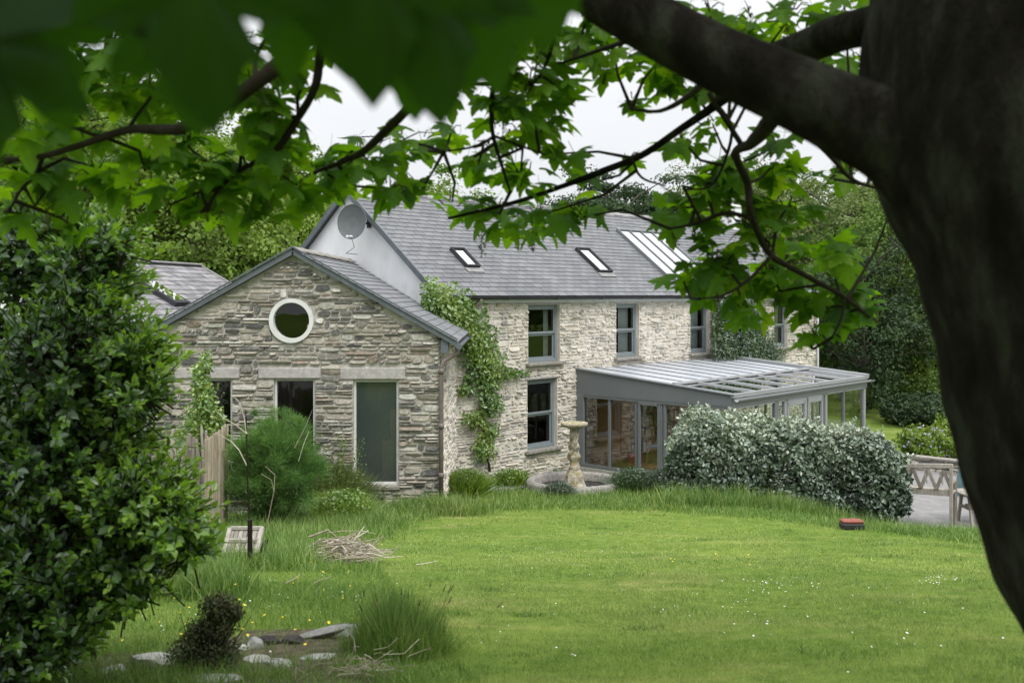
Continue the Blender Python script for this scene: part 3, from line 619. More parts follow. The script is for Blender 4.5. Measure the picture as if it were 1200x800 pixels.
for o in LINT:
    g = G(); a, b, c, d = o; g.box(XP((a+b)/2, -.08, (c+d)/2), (b-a, .24, d-c-.01), rnd=.5, bev=.012); 
    g.V[-1][:, 1] += rng.uniform(-.006, .006, len(g.V[-1])); part('lintel', g, M['concrete'], ext)
def ewin(o, glassm, light=True, left=True):
    a, b, c, d = o; g = G(); f = .045; dep = -.10
    for p in (a+f/2, b-f/2): g.bar(XP(p, dep, c), XP(p, dep, d), f, .08, up=(0, 1, 0), rnd=.5, bev=.004)
    for z in (c+f/2, d-f/2): g.bar(XP(a+f, dep, z), XP(b-f, dep, z), .08, f, rnd=.5, bev=.004)
    fr = part('window', g, M['white_paint'], ext)
    g = G(); g.poly([XP(a+f, dep, c+f), XP(b-f, dep, c+f), XP(b-f, dep, d-f), XP(a+f, dep, d-f)]); part('pane', g, glassm, fr)
    g = G(); e = .2; B = [XP(a-e, -.225, c-e), XP(b+e, -.225, c-e), XP(b+e, -.225, d+e), XP(a-e, -.225, d+e)]; K = [p+np.array([0, 1.5, 0]) for p in B]
    g.add(B+K, [[0, 1, 5, 4], [1, 2, 6, 5], [2, 3, 7, 6], [3, 0, 4, 7], [4, 5, 6, 7]], 0, .5); part('room', g, M['dark_room'], fr)
    g = G(); g.box(XP((a+b)/2, -.06, c-.045), (b-a+.06, .26, .08), rnd=.5, bev=.01); part('sill', g, M['sill'], fr); return fr
ewin(EOPS[0], M['glass']); ewin(EOPS[1], M['glass']); wf = ewin(EOPS[2], M['dirty_glass'])
g = G(); g.box(XP(EOPS[2][1]-.13, -.45, 2.3), (.16, .04, 1.3), rnd=.7); g.box(XP(EOPS[2][1]-.22, -.7, 1.9), (.3, .5, .9), rnd=.2); part('cupboard', g, M['wood'], wf)
# round window
g = G(); V = []
for r, o in ((cr_+.01, .0), (cr_+.01, .07), (cr_*.83, .07), (cr_*.81, -.12)):
    V += [XP(cx+r*math.cos(a), o, cz+r*math.sin(a)) for a in angs]
g.add(V, [[i*na+j, i*na+(j+1) % na, (i+1)*na+(j+1) % na, (i+1)*na+j] for i in range(3) for j in range(na)], 0, .5)
rw = part('round_window', g, M['white_paint'], ext)
g = G(); g.poly([XP(cx+cr_*.83*math.cos(a), -.06, cz+cr_*.83*math.sin(a)) for a in angs]); part('pane', g, M['glass'], rw)
g = G(); B = [XP(cx+.6*i, -.225, cz+.6*j) for i, j in ((-1, -1), (1, -1), (1, 1), (-1, 1))]; K = [p+np.array([0, 1.2, 0]) for p in B]
g.add(B+K, [[0, 1, 5, 4], [1, 2, 6, 5], [2, 3, 7, 6], [3, 0, 4, 7], [4, 5, 6, 7]], 0, .5); part('room', g, M['dark_room'], rw)
# extension roof
YB = np.array([0, 1., 0]); fy = EY-.12
ev = np.array([3.13, 0, -(RZ-4.27)]); el = np.linalg.norm(ev); evr = ev/el; evl = evr*np.array([-1, 1, 1])
Pr = np.array([RX, fy, RZ+.03])
outside = lambda p: np.dot(p-C0, D) < .12
g = G(); slates(g, Pr, YB, evr, 9.0, el, .32, .19, keep=lambda p: outside(p) or p[0] > -1.5 and p[1] < 25.6, seed=31); slates(g, Pr, YB, evl, 9.0, el, .32, .19, keep=outside, seed=32)
er = part('roof', g, [M['slate'], M['slate_edge']], ext)
g = G()
def cutline(x): return C0[1]+(0.02-(x-C0[0])*D[0])/D[1]
xr = Pr+evr*el; xl = Pr+evl*el
for a, b in ((Pr, xr), (Pr, xl)):
    ya = cutline(a[0]); yb = cutline(b[0]) if b[0] < 0 and b is xl else min(25.4, 99)
    g.prism([a, b, np.array([b[0], yb, b[2]]), np.array([a[0], ya, a[2]])], (0, 0, -.09), rnd=.5)
part('roof_deck', g, M['slate_edge'], er)
g = G()
for i in range(14):
    a = fy+i*.5; b = a+.485
    if a > cutline(RX)-.1: break
    for v in (evr, evl):
        t = np.array([RX, a, RZ+.10+.008*(i % 2)]); t2 = np.array([RX, min(b, cutline(RX)), t[2]]); g.prism([t, t2, t2+v*.16, t+v*.16], (0, 0, -.03))
part('ridge_tile', g, M['sill'], er)
for v in (evr, evl):
    g = G(); a = np.array([RX, fy-.02, RZ-.0]); g.bar(a, a+v*(el+.03), .045, .10, up=(0, 0, 1), rnd=.5)
    g.bar(a+np.array([0, -.04, .09]), a+np.array([0, -.04, .09])+v*(el+.03), .05, .03, up=(0, 0, 1), rnd=.1)
    part('verge_board', g, M['ogutter'], er)
g = G(); gx = xr[0]+.05; gz = xr[2]-.06
V = [np.array([gx+p, t, gz+q]) for t in (fy-.1, 25.3) for p, q in ring]; g.add(V, [[i, i+1, 9+i, 8+i] for i in range(7)], 0, .5)
g.tube([[gx, fy-.1, gz-.02], [gx, fy-.06, gz-.02]], .062, 10)
g.box((EXR+.1, fy+.03, gz-.02), (.14, .06, .26), rnd=.5)
part('gutter', g, M['ogutter'], ext)
g = G(); dpx = e_x(517.5); g.tube([[gx-.02, fy+.1, gz-.05], [gx-.04, fy+.1, gz-.16], [dpx+.06, fy+.02, gz-.30], [dpx, fy+.02, gz-.42], [dpx, fy+.02, gz-1.5], [dpx, fy+.02, 1.0]], .045, 10, rnd=.5)
for z in (gz-.5, gz-1.55, 1.75): g.tube([[dpx, fy+.02, z-.05], [dpx, fy+.02, z+.05]], .056, 10, rnd=1)
part('downpipe', g, M['pipe'], ext, True)

# ---------------------------------------------------------------- outbuilding behind left
ob = thing('slate_outbuilding', 'low outbuilding with a weathered slate roof behind the stone extension', 'outbuilding', (-8.4, 26, 1.2))
oa = np.array([.15, .989, 0]); on = np.array([.989, -.15, 0]); ore = np.array([-.3067*30.1, 30.1, CAMZ+33/F*30.1])
ov = (on*math.cos(R(29))-UP*math.sin(R(29))); ovl = (-on*math.cos(R(29))-UP*math.sin(R(29)))
g = G(); slates(g, ore-oa*11, oa, ov, 11.1, 2.9, .34, .24, seed=41, jit=.012); slates(g, ore-oa*11, oa, ovl, 11.1, 2.9, .34, .24, seed=42)
orf = part('roof', g, [M['old_slate'], M['slate_edge']], ob)
g = G(); a = ore-oa*11-UP*.02
for v in (ov, ovl): g.prism([a, a+oa*11.1, a+oa*11.1+v*2.9, a+v*2.9], (0, 0, -.09))
part('roof_deck', g, M['slate_edge'], orf)
g = G(); g.bar(ore-oa*11+UP*.05, ore+oa*.1+UP*.05, .22, .06, bev=.02); g.bar(ore+oa*.12+UP*.03, ore+oa*.12+UP*.03+ov*2.9, .12, .05); part('ridge_tile', g, M['ridge'], orf)
g = G()
for sgn, v in ((1, on), (-1, -on)):
    q = a+v*2.4-UP*1.5; g.add([q, q+oa*11, q+oa*11-UP*3.5, q-UP*3.5], [[0, 1, 2, 3]], 0, .5)
for e in (a, a+oa*11): g.add([e-UP*.1, e+on*2.4-UP*1.45, e+on*2.4-UP*5, e-on*2.4-UP*5, e-on*2.4-UP*1.45], [[0, 1, 2, 3, 4]], 0, .5)
part('wall', g, M['render'], ob)
n2 = np.cross(oa, ov); n2 = n2 if n2[2] > 0 else -n2
o_ = np.array([0, 0, CAMZ]); r_ = np.array([(190-600)/F, 1, -(346-HOR)/F]); k = np.dot(ore-o_, n2)/np.dot(r_, n2); sc_ = o_+r_*k
g = G(); g.box(sc_+n2*.07, (.75, 1.15, .12), [oa, ov, n2], rnd=.2, bev=.01); sk = part('skylight', g, M['gutter'], orf)
g = G(); g.box(sc_+n2*.137, (.6, .95, .008), [oa, ov, n2], rnd=.2); part('pane', g, M['clear_glass'], sk)

# ---------------------------------------------------------------- conservatory
T0, T1, S1 = f_t(675), 13.1, 4.93; ZB, ZE, ZF, ZS = 2.43, 2.73, 3.12, .46
con = thing('glass_conservatory', 'grey framed glass conservatory with a sloping half-glazed roof against the farmhouse', 'conservatory', FP((T0+T1)/2, S1/2, 0))
A3 = [D, NN, UP]
def s_of(px, t=T0):
    k = (px-600)/F; c = C0+D*t; return (k*c[1]-c[0])/(NN[0]-k*NN[1])
g = G(); g.prism([FP(T0, .0, ZB), FP(T0, S1+.05, ZB), FP(T0, S1+.05, ZE-.04), FP(T0, 0, ZF)], D*.12, rnd=.5)
g.bar(FP(T0+.06, 0, ZF+.02), FP(T0+.06, S1+.05, ZE+.0), .2, .035, rnd=.9)
part('end_fascia', g, M['grey_metal'], con)
g = G(); g.prism([FP(T1, .0, ZB), FP(T1, S1+.05, ZB), FP(T1, S1+.05, ZE-.04), FP(T1, 0, ZF)], -D*.10, rnd=.5)
g.bar(FP(T1-.05, 0, ZF+.04), FP(T1-.05, S1+.1, ZE+.02), .2, .12, rnd=.9); part('end_fascia', g, M['grey_frame'], con)
SG = s_of(787); zr = lambda s: ZF-(ZF-ZE)*s/S1
g = G(); a, b = T0+.12, T1-.16
g.prism([FP(a, 0, ZF), FP(b, 0, ZF), FP(b, SG, zr(SG)), FP(a, SG, zr(SG))], (0, 0, -.12), rnd=.5); rfp = part('roof_panel', g, M['roof_panel'], con)
nb = 10
for i in range(nb+1):
    g = G(); t = T0+.14+(T1-T0-.32)*i/nb; g.bar(FP(t, 0.02, ZF+.008), FP(t, SG, zr(SG)+.008), .04, .022, rnd=.3); part('roof_seam', g, M['grey_metal'], rfp)
g = G(); nbg = 7
for i in range(nbg+1):
    t = T0+.14+(T1-T0-.32)*i/nbg; g.bar(FP(t, SG, zr(SG)), FP(t, S1+.05, zr(S1)), .055, .05, rnd=i/nbg, bev=.01)
g.bar(FP(T0+.1, SG, zr(SG)+.035), FP(T1-.1, SG, zr(SG)+.035), .10, .05, rnd=1)
g.bar(FP(T0-.02, S1+.03, ZE-.02), FP(T1+.02, S1+.03, ZE-.02), .10, .10, rnd=1)
rb = part('glazing_bar', g, M['grey_frame'], con)
g = G(); g.poly([FP(T0+.12, SG, zr(SG)-.01), FP(T1-.12, SG, zr(SG)-.01), FP(T1-.12, S1, zr(S1)-.01), FP(T0+.12, S1, zr(S1)-.01)]); part('roof_glass', g, M['roof_glass'], con)
g = G(); V = [FP(t, S1+.14+p, ZE-.10+q) for t in (T0-.02, T1+.25) for p, q in ring]; g.add(V, [[i, i+1, 9+i, 8+i] for i in range(7)], 0, .5)
g.bar(FP(T0, S1+.03, ZB+.11), FP(T1, S1+.03, ZB+.11), .06, .2, rnd=.1); part('gutter', g, M['grey_frame'], con)
# end wall glazing
def post(t, s, wd, mt='grey_metal', z0=ZS, z1=ZB, dp=.07):
    g = G(); g.box(FP(t, s, (z0+z1)/2), (dp, wd, z1-z0), A3, rnd=.5, bev=.004); return part('post', g, M[mt], con)
g = G(); g.box(FP(T0+.06, .13, (ZS+ZB)/2), (.14, .26, ZB-ZS), A3, rnd=.5, bev=.005); part('post', g, M['grey_metal'], con)
for px in (713, 744.5, 774, 778, 812, 849): post(T0+.06, s_of(px), .075)
g = G(); g.box(FP(T0+.06, S1-.06, (ZS+ZB)/2), (.14, .14, ZB-ZS), A3, rnd=.5, bev=.005); part('post', g, M['grey_frame'], con)
g = G(); sa, sb = s_of(748.5), s_of(771.5); f = .07
g.box(FP(T0+.03, (sa+sb)/2, ZB-.10), (.06, sb-sa, f), A3, rnd=.5); g.box(FP(T0+.03, (sa+sb)/2, ZS+.10), (.06, sb-sa, f), A3, rnd=.5)
for s in (sa, sb): g.box(FP(T0+.03, s, (ZS+ZB)/2), (.06, f, ZB-ZS-.14), A3, rnd=.5)
part('door_frame', g, M['grey_metal'], con)
g = G(); g.box(FP(T0+.06, S1/2, ZS+.03), (.12, S1, .08), A3, rnd=.5); g.box(FP(T0+.06, S1/2, ZB-.035), (.10, S1, .07), A3, rnd=.5); part('rail', g, M['grey_metal'], con)
g = G(); g.poly([FP(T0+.07, .2, ZS+.05), FP(T0+.07, S1, ZS+.05), FP(T0+.07, S1, ZB-.05), FP(T0+.07, .2, ZB-.05)]); part('glass_panel', g, M['clear_glass'], con)
g = G(); g.box(FP((T0+T1)/2, S1/2+.0, ZS/2-.1), (T1-T0+.1, S1+.1, ZS+.15), A3, rnd=.5); part('plinth', g, M['concrete'], con)
g = G(); g.box(FP((T0+T1)/2, S1/2, ZS-.005), (T1-T0-.3, S1-.3, .02), A3, rnd=.3); part('floor_boards', g, M['wood'], con)
# outer wall glazing
def t_of(px, s=S1):
    k = (px-600)/F; c = C0+NN*s; return (k*c[1]-c[0])/(D[0]-k*D[1])
g = G(); g.bar(FP(T0, S1, ZB+.0), FP(T1, S1, ZB+.0), .08, .10, rnd=.5); g.bar(FP(T0, S1, ZS+.03), FP(T1, S1, ZS+.03), .08, .08, rnd=.5); part('rail', g, M['grey_frame'], con)
for px, wd, mt in ((887, .09, 'grey_metal'), (909, .22, 'grey_metal'), (920, .20, 'grey_frame'), (943, .13, 'grey_frame'), (963, .09, 'grey_metal'), (967, .12, 'grey_frame'), (988, .06, 'grey_metal'), (1012, .12, 'grey_frame')):
    g = G(); t = t_of(px); g.box(FP(t, S1, (ZS+ZB)/2), (wd, .08, ZB-ZS), A3, rnd=.5, bev=.004); part('post', g, M[mt], con)
for a, b in ((921, 942), (945, 962)):
    g = G(); ta, tb = t_of(a), t_of(b)
    g.box(FP((ta+tb)/2, S1+.03, ZB-.12), (tb-ta, .05, .14), A3, rnd=.7); g.box(FP((ta+tb)/2, S1+.03, ZS+.2), (tb-ta, .05, .3), A3, rnd=.7)
    for t in (ta+.03, tb-.03): g.box(FP(t, S1+.03, (ZB+ZS)/2), (.07, .05, ZB-ZS-.2), A3, rnd=.7)
    part('door_frame', g, M['grey_frame'], con)
g = G(); g.poly([FP(T0+.1, S1-.01, ZS+.05), FP(T1-.05, S1-.01, ZS+.05), FP(T1-.05, S1-.01, ZB-.03), FP(T0+.1, S1-.01, ZB-.03)]); part('glass_panel', g, M['clear_glass'], con)
g = G(); g.box(FP(T1-.05, S1-.05, (ZS+ZB)/2), (.12, .12, ZB-ZS), A3, rnd=.5); part('post', g, M['grey_frame'], con)
g = G(); g.poly([FP(T1-.05, .1, ZS), FP(T1-.05, S1, ZS), FP(T1-.05, S1, ZB), FP(T1-.05, .1, ZB)]); part('glass_panel', g, M['clear_glass'], con)
post(T1-.05, S1*.33, .08, 'grey_frame'); post(T1-.05, S1*.66, .08, 'grey_frame')
# furniture inside
wr_ = thing('wardrobe', 'tall honey wood cupboard standing inside the conservatory against the stone wall', 'cupboard', FP(T0+1.2, .35, ZS))
g = G(); g.box(FP(T0+1.15, .36, ZS+.9), (1.0, .6, 1.8), A3, rnd=.5, bev=.01); part('carcass', g, M['wood'], wr_)
g = G()
for q in (-.25, .25): g.box(FP(T0+1.15+q, .675, ZS+.9), (.46, .03, 1.6), A3, rnd=.9, bev=.008)
part('door', g, M['wood'], wr_)
bc = thing('bookcase', 'wooden bookcase full of books inside the conservatory', 'bookcase', FP(T0+3.2, .3, ZS))
g = G(); tb0, tb1 = T0+2.0, T0+4.6
for z in (.1, .5, .88, 1.26, 1.64): g.box(FP((tb0+tb1)/2, .22, ZS+z), (tb1-tb0, .32, .035), A3, rnd=.5)
for t in (tb0, (tb0+tb1)/2, tb1): g.box(FP(t, .22, ZS+.9), (.035, .32, 1.75), A3, rnd=.5)
part('shelf', g, M['wood'], bc)
i = 0
for z in (.12, .52, .90, 1.28):
    t = tb0+.06
    while t < tb1-.1:
        wd = random.uniform(.05, .10); hh = random.uniform(.2, .32)
        if random.random() < .85 and abs(t-(tb0+tb1)/2) > .08:
            g = G(); c = FP(t+wd/2, .26, ZS+z+hh/2); g.box(c-FP(t+wd/2, .26, ZS+z), (wd*.92, .2, hh), A3, rnd=random.random(), bev=.004)
            me = g.mesh('book'); me.materials.append(M['book']); b = link('book', me); b.location = FP(t+wd/2, .26, ZS+z)
            tag(b, 'upright book standing on a shelf of the conservatory bookcase', 'book', 'books on the conservatory shelves')
        t += wd
def chair(loc, rz, label):
    t = thing('wooden_chair', label, 'chair', loc, rz=rz)
    g = G(); g.box((0, 0, .44), (.42, .42, .035), bev=.01); part('seat', g, M['wood'], t)
    for x in (-.18, .18):
        for y in (-.18, .18): g = G(); g.box((x, y, .22 if y < 0 else .47), (.035, .035, .43 if y < 0 else .94)); part('leg', g, M['wood'], t)
    g = G(); g.box((0, .18, .9), (.42, .03, .09), bev=.01); g.box((0, .18, .6), (.36, .02, .04)); [g.box((x, .18, .74), (.025, .02, .28)) for x in (-.1, -.03, .04, .11)]; part('backrest', g, M['wood'], t)
    g = G(); g.box((0, 0, .475), (.4, .38, .04), bev=.015); part('seat_pad', g, M['blueseat'], t)
chair(FP(T0+1.7, 1.5, ZS), R(-30), 'small wooden chair with a blue seat pad inside the conservatory')
g = G(); g.box((0, 0, .12), (.42, .3, .24), A3, bev=.02); g.box((0, 0, .245), (.36, .24, .01), A3); me = g.mesh('storage_crate'); me.materials.append(M['redbox']); b = link('storage_crate', me); b.location = FP(T0+1.5, .98, ZS); tag(b, 'magenta plastic crate on the floor beside the blue padded chair', 'crate')
sf = thing('leather_sofa', 'dark brown leather sofa inside the conservatory', 'sofa', FP(T0+2.0, 3.0, ZS))
g = G(); g.box(FP(T0+2.0, 3.0, ZS+.2), (.85, 1.7, .38), A3, bev=.06); part('seat', g, M['sofa'], sf, True)
g = G(); g.box(FP(T0+2.42, 3.0, ZS+.5), (.25, 1.7, .62), A3, bev=.08); part('backrest', g, M['sofa'], sf, True)
for s in (2.1, 3.9): g = G(); g.box(FP(T0+2.0, s, ZS+.33), (.85, .2, .62), A3, bev=.07); part('armrest', g, M['sofa'], sf, True)
for s, l in ((1.95+.95, 'mottled pale cushion on the brown sofa, the one nearer the stone wall'), (3.45, 'mottled pale cushion on the brown sofa, the one nearer the hedge')):
    g = G(); c = FP(T0+1.75, s, ZS+.52); g.box(c, (.16, .46, .36), A3, bev=.07); single('cushion', g, M['cushion'], l, 'cushion', c, smooth=True)
rt = thing('round_table', 'round pale garden table outside the far glazed corner of the conservatory', 'table', FP(T1+.9, S1-.6, 0))
c = FP(T1+.9, S1-.6, 0); c[2] = hz(c[0], c[1]); g = G(); g.lathe(c, [(0, .85), (.75, .85), (.77, .83), (.75, .79), (0, .79)], 28); part('tabletop', g, M['concrete'], rt, True)
g = G(); g.lathe(c, [(.35, 0), (.33, .04), (.06, .08), (.06, .8)], 16); part('pedestal', g, M['concrete'], rt, True)

# ---------------------------------------------------------------- birdbath + basin
bb = ground(700, 566); bb[1] = 24.1; bb[0] = (672-600)/F*24.1+.0; bb[2] = hz(bb[0], bb[1])
basin_c = np.array([(673-600)/F*24.1, 24.1, 0]); basin_c[2] = hz(*basin_c[:2])-.05
g = G(); g.lathe(basin_c, [(1.13, 0), (1.15, .26), (1.10, .33), (.98, .33), (.93, .28), (.93, .05)], 48, twist=lambda a, z: 1+.012*np.sin(a*23)+.01*np.sin(a*9+z*7))
ba = thing('basin_ring', 'round stone pond basin with a low rim in front of the farmhouse', 'stone basin', basin_c)
part('rim', g, M['sill'], ba, True)
g = G(); g.lathe(basin_c, [(.94, .14), (.0001, .14)], 32); part('water', g, glassmat('dark pond water', .05, (.05, .06, .04)), ba)
g = G(); g.lathe(basin_c, [(.94, .08), (.0001, .08)], 32); part('bed', g, M['soil'], ba)
ft = thing('stone_birdbath', 'weathered stone birdbath with a carved twisted column rising from the round basin', 'birdbath', basin_c)
zt_ = CAMZ-(496-HOR)/F*24.1-basin_c[2]
g = G(); g.lathe(basin_c, [(.26, .0), (.27, .16), (.23, .24), (.21, .42), (.17, .50), (.15, .56)], 8, twist=lambda a, z: 1+.05*np.sin(a*3+z*8)); part('base', g, M['stone_orn'], ft)
g = G(); pf = [(.80*(.135, .15, .165, .15, .12, .115, .14, .175, .165, .13, .11, .12, .15, .16, .14, .11, .10, .12, .145, .14, .12, .11, .12)[k], .5+(zt_-.6)*k/22) for k in range(23)]
g.lathe(basin_c, pf, 22, twist=lambda a, z: 1+.16*np.sin(a*2+z*9)+.13*np.sin(a*5-z*17)+.08*np.sin(a*7+z*41))
for k in range(2):
    P = [basin_c+np.array([(.085+.03*math.sin(q*1.3))*math.cos(q*.33+k*3.1-1.5), (.085+.03*math.sin(q*1.3))*math.sin(q*.33+k*3.1-1.5), .52+(zt_-.72)*q/14]) for q in range(15)]; g.tube(P, [.038+.022*math.sin(q*1.9+k*2) for q in range(15)], 8)
part('column', g, M['stone_orn'], ft, True)
g = G(); g.lathe(basin_c, [(.10, zt_-.14), (.20, zt_-.09), (.30, zt_-.06), (.325, zt_-.02), (.32, zt_+.02), (.28, zt_+.02), (.12, zt_-.02), (.0001, zt_-.03)], 26, twist=lambda a, z: 1+.02*np.sin(a*13)); part('bowl', g, M['stone_orn'], ft, True)

# ---------------------------------------------------------------- leaf helpers
def unit(v): return v/(np.linalg.norm(v, axis=-1, keepdims=True)+1e-9)
def frames(tip, nrm):
    y = unit(tip); x = unit(np.cross(y, nrm)); z = np.cross(x, y); return np.stack([x, y, z], 1)
def rdir(n, up=0.0):
    v = rng.normal(size=(n, 3)); v = unit(v); v[:, 2] += up; return unit(v)
LEAF = np.array([[0, 0, 0], [.28, .35, .06], [.24, .7, .04], [0, 1, -.06], [-.24, .7, .04], [-.28, .35, .06], [0, .5, -.03]], float)
LEAFF = [[0, 1, 6], [1, 2, 6], [2, 3, 6], [3, 4, 6], [4, 5, 6], [5, 0, 6]]
QUAD = np.array([[0, 0, 0], [.34, .5, .06], [0, 1, -.05], [-.34, .5, .06]], float); QUADF = [[0, 1, 2], [0, 2, 3]]
BLADE = np.array([[-.5, 0, 0], [.5, 0, 0], [.3, .55, .06], [-.3, .55, .06], [0, 1, .3]], float); BLADEF = [[0, 1, 2], [0, 2, 3], [3, 2, 4]]
def leafcloud(g, pos, size, out=None, T=QUAD, TF=QUADF, spread=1.0, droop=.2, rnd=None, szv=.35, mat=0):
    n = len(pos); nr = rdir(n)*spread
    if out is not None: nr = nr+out
    nr = unit(nr+1e-6); tip = unit(np.cross(nr, rdir(n))); tip[:, 2] -= droop; tip = unit(tip)
    g.scatter(T, TF, pos, frames(tip, nr), size*rng.uniform(1-szv, 1+szv, n), mat, rnd)

def tree_geo(seed, H, Rr, cb, ncl, nl, ls, mode='round', flat=.55, csz=.9):
    global rng
    sv = rng; rng = np.random.default_rng(seed); rd = random.Random(seed)
    gt, gc = G(), G()
    top = H*.8; tp = [np.array([0, 0, -.6])]; x = y = 0
    for i in range(1, 9): x += rd.uniform(-.12, .12)*H/10; y += rd.uniform(-.12, .12)*H/10; tp.append(np.array([x, y, top*i/8]))
    gt.tube(tp, [H*.026*(1-i/9.5)+.02 for i in range(9)], 9, wob=.06)
    cen = []
    zc, rz = (cb+H)/2, (H-cb)/2
    ph_ = [rd.uniform(0, 6.28) for _ in range(6)]
    while len(cen) < ncl:
        v = rng.normal(size=3); v /= np.linalg.norm(v); r = rd.uniform(.35, 1)**.55
        a = math.atan2(v[1], v[0]); lump = 1+.16*math.sin(3*a+ph_[0]+2*v[2])+.12*math.sin(5*a+ph_[1]-4*v[2])+.1*math.sin(7*v[2]+ph_[2]+a)
        sh = 1.0
        if mode == 'cone': sh = max(.12, 1-(v[2]*r+1)/2)*1.35
        if mode == 'layer': v[2] = round(v[2]*r*4)/4/r
        cen.append(np.array([v[0]*Rr*r*lump*sh, v[1]*Rr*r*lump*sh, zc+v[2]*rz*r*lump]))
    cen = np.array(cen)
    for i in range(0, ncl, max(1, ncl//45)):
        c = cen[i]; zb = max(.25*H*rd.uniform(.4, 1.0), min(c[2]-1.0-.35*math.hypot(c[0], c[1]), top*.95)); k = min(int(zb/top*8), 7); b = tp[k]*1.0; b[2] = zb
        m1 = b*.5+c*.5+np.array([rd.uniform(-.3, .3), rd.uniform(-.3, .3), rd.uniform(.1, .5)]); gt.tube([b, m1, c], [H*.0085, H*.005, .015], 5, cap=False)
    cr = rng.random(ncl)
    per = nl//ncl; idx = np.repeat(np.arange(ncl), per)
    rad = csz*rng.uniform(.6, 1.35, ncl)
    off = rng.normal(size=(len(idx), 3)); off = unit(off)*(rng.random((len(idx), 1))**.45); off *= rad[idx][:, None]*np.array([1, 1, flat])
    pos = cen[idx]+off
    out = unit(off/np.array([1, 1, flat]))*.7+np.array([0, 0, .55])+unit(cen[idx]-np.array([0, 0, zc-rz*.4]))*.4
    rn = np.clip(.28*cr[idx]+.5*rng.random(len(idx))+.12, 0, 1)
    leafcloud(gc, pos, ls, out, rnd=rn, droop=.35 if mode != 'weep' else 1.5)
    rng = sv
    return gt, gc
def make_tree(name, seed, H, Rr, cb, ncl, nl, ls, mat, label, loc, rz=0, group=None, cat='tree', sc=1, **k):
    t = bpy.data.objects.new(name, None); COL.objects.link(t); t.location = [float(q) for q in loc]; t.rotation_euler = (0, 0, rz); t.scale = (sc,)*3; tag(t, label, cat, group); ORG[t.name] = (0, 0, 0)
    gt, gc = tree_geo(seed, H, Rr, cb, ncl, nl, ls, **k); part('trunk', gt, M['trunkfar'], t, True); part('crown', gc, mat, t); return t
def bloc(px, Y, dz=0): x = (px-600)/F*Y; return (x, Y, hz(x, Y)+dz)

TA = make_tree('broadleaf_tree', 101, 11, 4.2, 1.6, 260, 34000, .17, M['tree_a'], 'bright green leafy tree directly behind the slate outbuilding roof', bloc(235, 37), 0, 'trees behind the farmhouse')
TB = make_tree('broadleaf_tree', 102, 13, 4.8, 2.2, 280, 36000, .18, M['tree_b'], 'tall mid green tree at the far left edge behind the big bush', bloc(20, 36), 0, 'trees behind the farmhouse')
TC = make_tree('grey_green_tree', 103, 12, 5.2, 1.0, 280, 36000, .19, M['tree_c'], 'pale grey-green tree rising beyond the right end of the slate roof', bloc(905, 62), 0, 'trees beyond the garden')
TD = make_tree('cypress_tree', 104, 11.4, 5.6, 3.6, 160, 34000, .17, M['tree_d'], 'dark flat-topped evergreen seen over the middle of the farmhouse ridge', bloc(725, 62), 0, None, mode='layer', flat=.28, csz=1.15)
G1, G2 = 'trees behind the farmhouse', 'trees beyond the garden'
for (src, px, Y, dz, rz, sc, lab, grp) in (
    (TA, 325, 42, 0, 2.1, 1.0, 'bright green tree just left of the white gable end', G1),
    (TA, 130, 39, 0, 4.0, 1.15, 'fresh green tree behind the bush, left of the outbuilding roof', G1),
    (TB, 175, 46, 0, 1.2, 1.15, 'taller darker tree behind the outbuilding, its top under the sycamore boughs', G1),
    (TB, 385, 50, 0, 3.3, .72, 'darker tree top showing beside the white gable slope', G1),
    (TA, 60, 50, 0, .8, 1.3, 'high light green crown at upper left beneath the overhanging sycamore', G1),
    (TB, -60, 44, 0, 5.1, 1.2, 'mid green tree half cut by the left frame edge', G1),
    (TA, 285, 55, 0, 5.5, 1.12, 'high leafy crown between the round window gable and the sky', G1),
    (TA, 500, 60, -1.0, 1.4, 1.12, 'low light green tree top just above the left part of the slate ridge', G1),
    (TC, 985, 58, 0, 1.1, 1.0, 'pale grey-green tree to the right of the house, left of the trunk', G2),
    (TC, 840, 72, 0, 2.6, .95, 'pale tree top between the evergreen and the far chimney', G2),
    (TC, 1080, 64, 0, 4.1, 1.05, 'grey-green tree beside the leaning trunk', G2),
    (TB, 1055, 50, 0, 2.2, .82, 'mid green tree with a dark underside overhanging the far lawn', G2),
    (TB, 1140, 56, 0, .4, .95, 'green tree at right mostly hidden by the leaning trunk', G2),
    (TC, 1230, 60, 0, 5.2, 1.0, 'grey-green tree beyond the leaning trunk at the right edge', G2),
    (TB, 985, 50, 0, 4.4, .62, 'low dark tree touching the right end wall of the farmhouse', G2),
    (TD, 790, 70, 0, 2.0, .9, 'smaller dark evergreen right of the flat-topped one', None)):
    dup(src, bloc(px, Y, dz) if px is not None else (*Y, hz(*Y)), rz, sc, lab, grp)
    if grp is None: pass
for src, x, y, rz, sc, lab in ((TB, 27, 27, 1, 1.0, 'tree at the far side of the patio garden, out beyond the trunk, nearest the house'), (TA, 33, 36, 2, .9, 'light green tree standing second beyond the patio garden'), (TB, 36, 20, 3, .95, 'tree on the slope right of the lawn, out beyond the trunk'),
                                (TA, -7, -30, 4, 1.0, 'light green tree on the slope behind the viewpoint'), (TB, 5, -32, 5, .9, 'darker tree on the slope behind the viewpoint')):
    dup(src, (x, y, hz(x, y)), rz, sc, lab, 'trees around the garden')
dt = make_tree('ivy_clad_tree', 120, 7.5, 2.9, .5, 150, 22000, .14, M['tree_d'], 'dark ivy-clad tree close behind the right corner of the conservatory', bloc(1010, 45), 0, None, csz=.75)
wt = make_tree('weeping_tree', 121, 4.2, 1.7, .6, 90, 9000, .15, M['tree_a'], 'small weeping yellow-green tree at the edge of the far lawn', bloc(1068, 49), 0, None, mode='weep', flat=1.3, csz=.5)
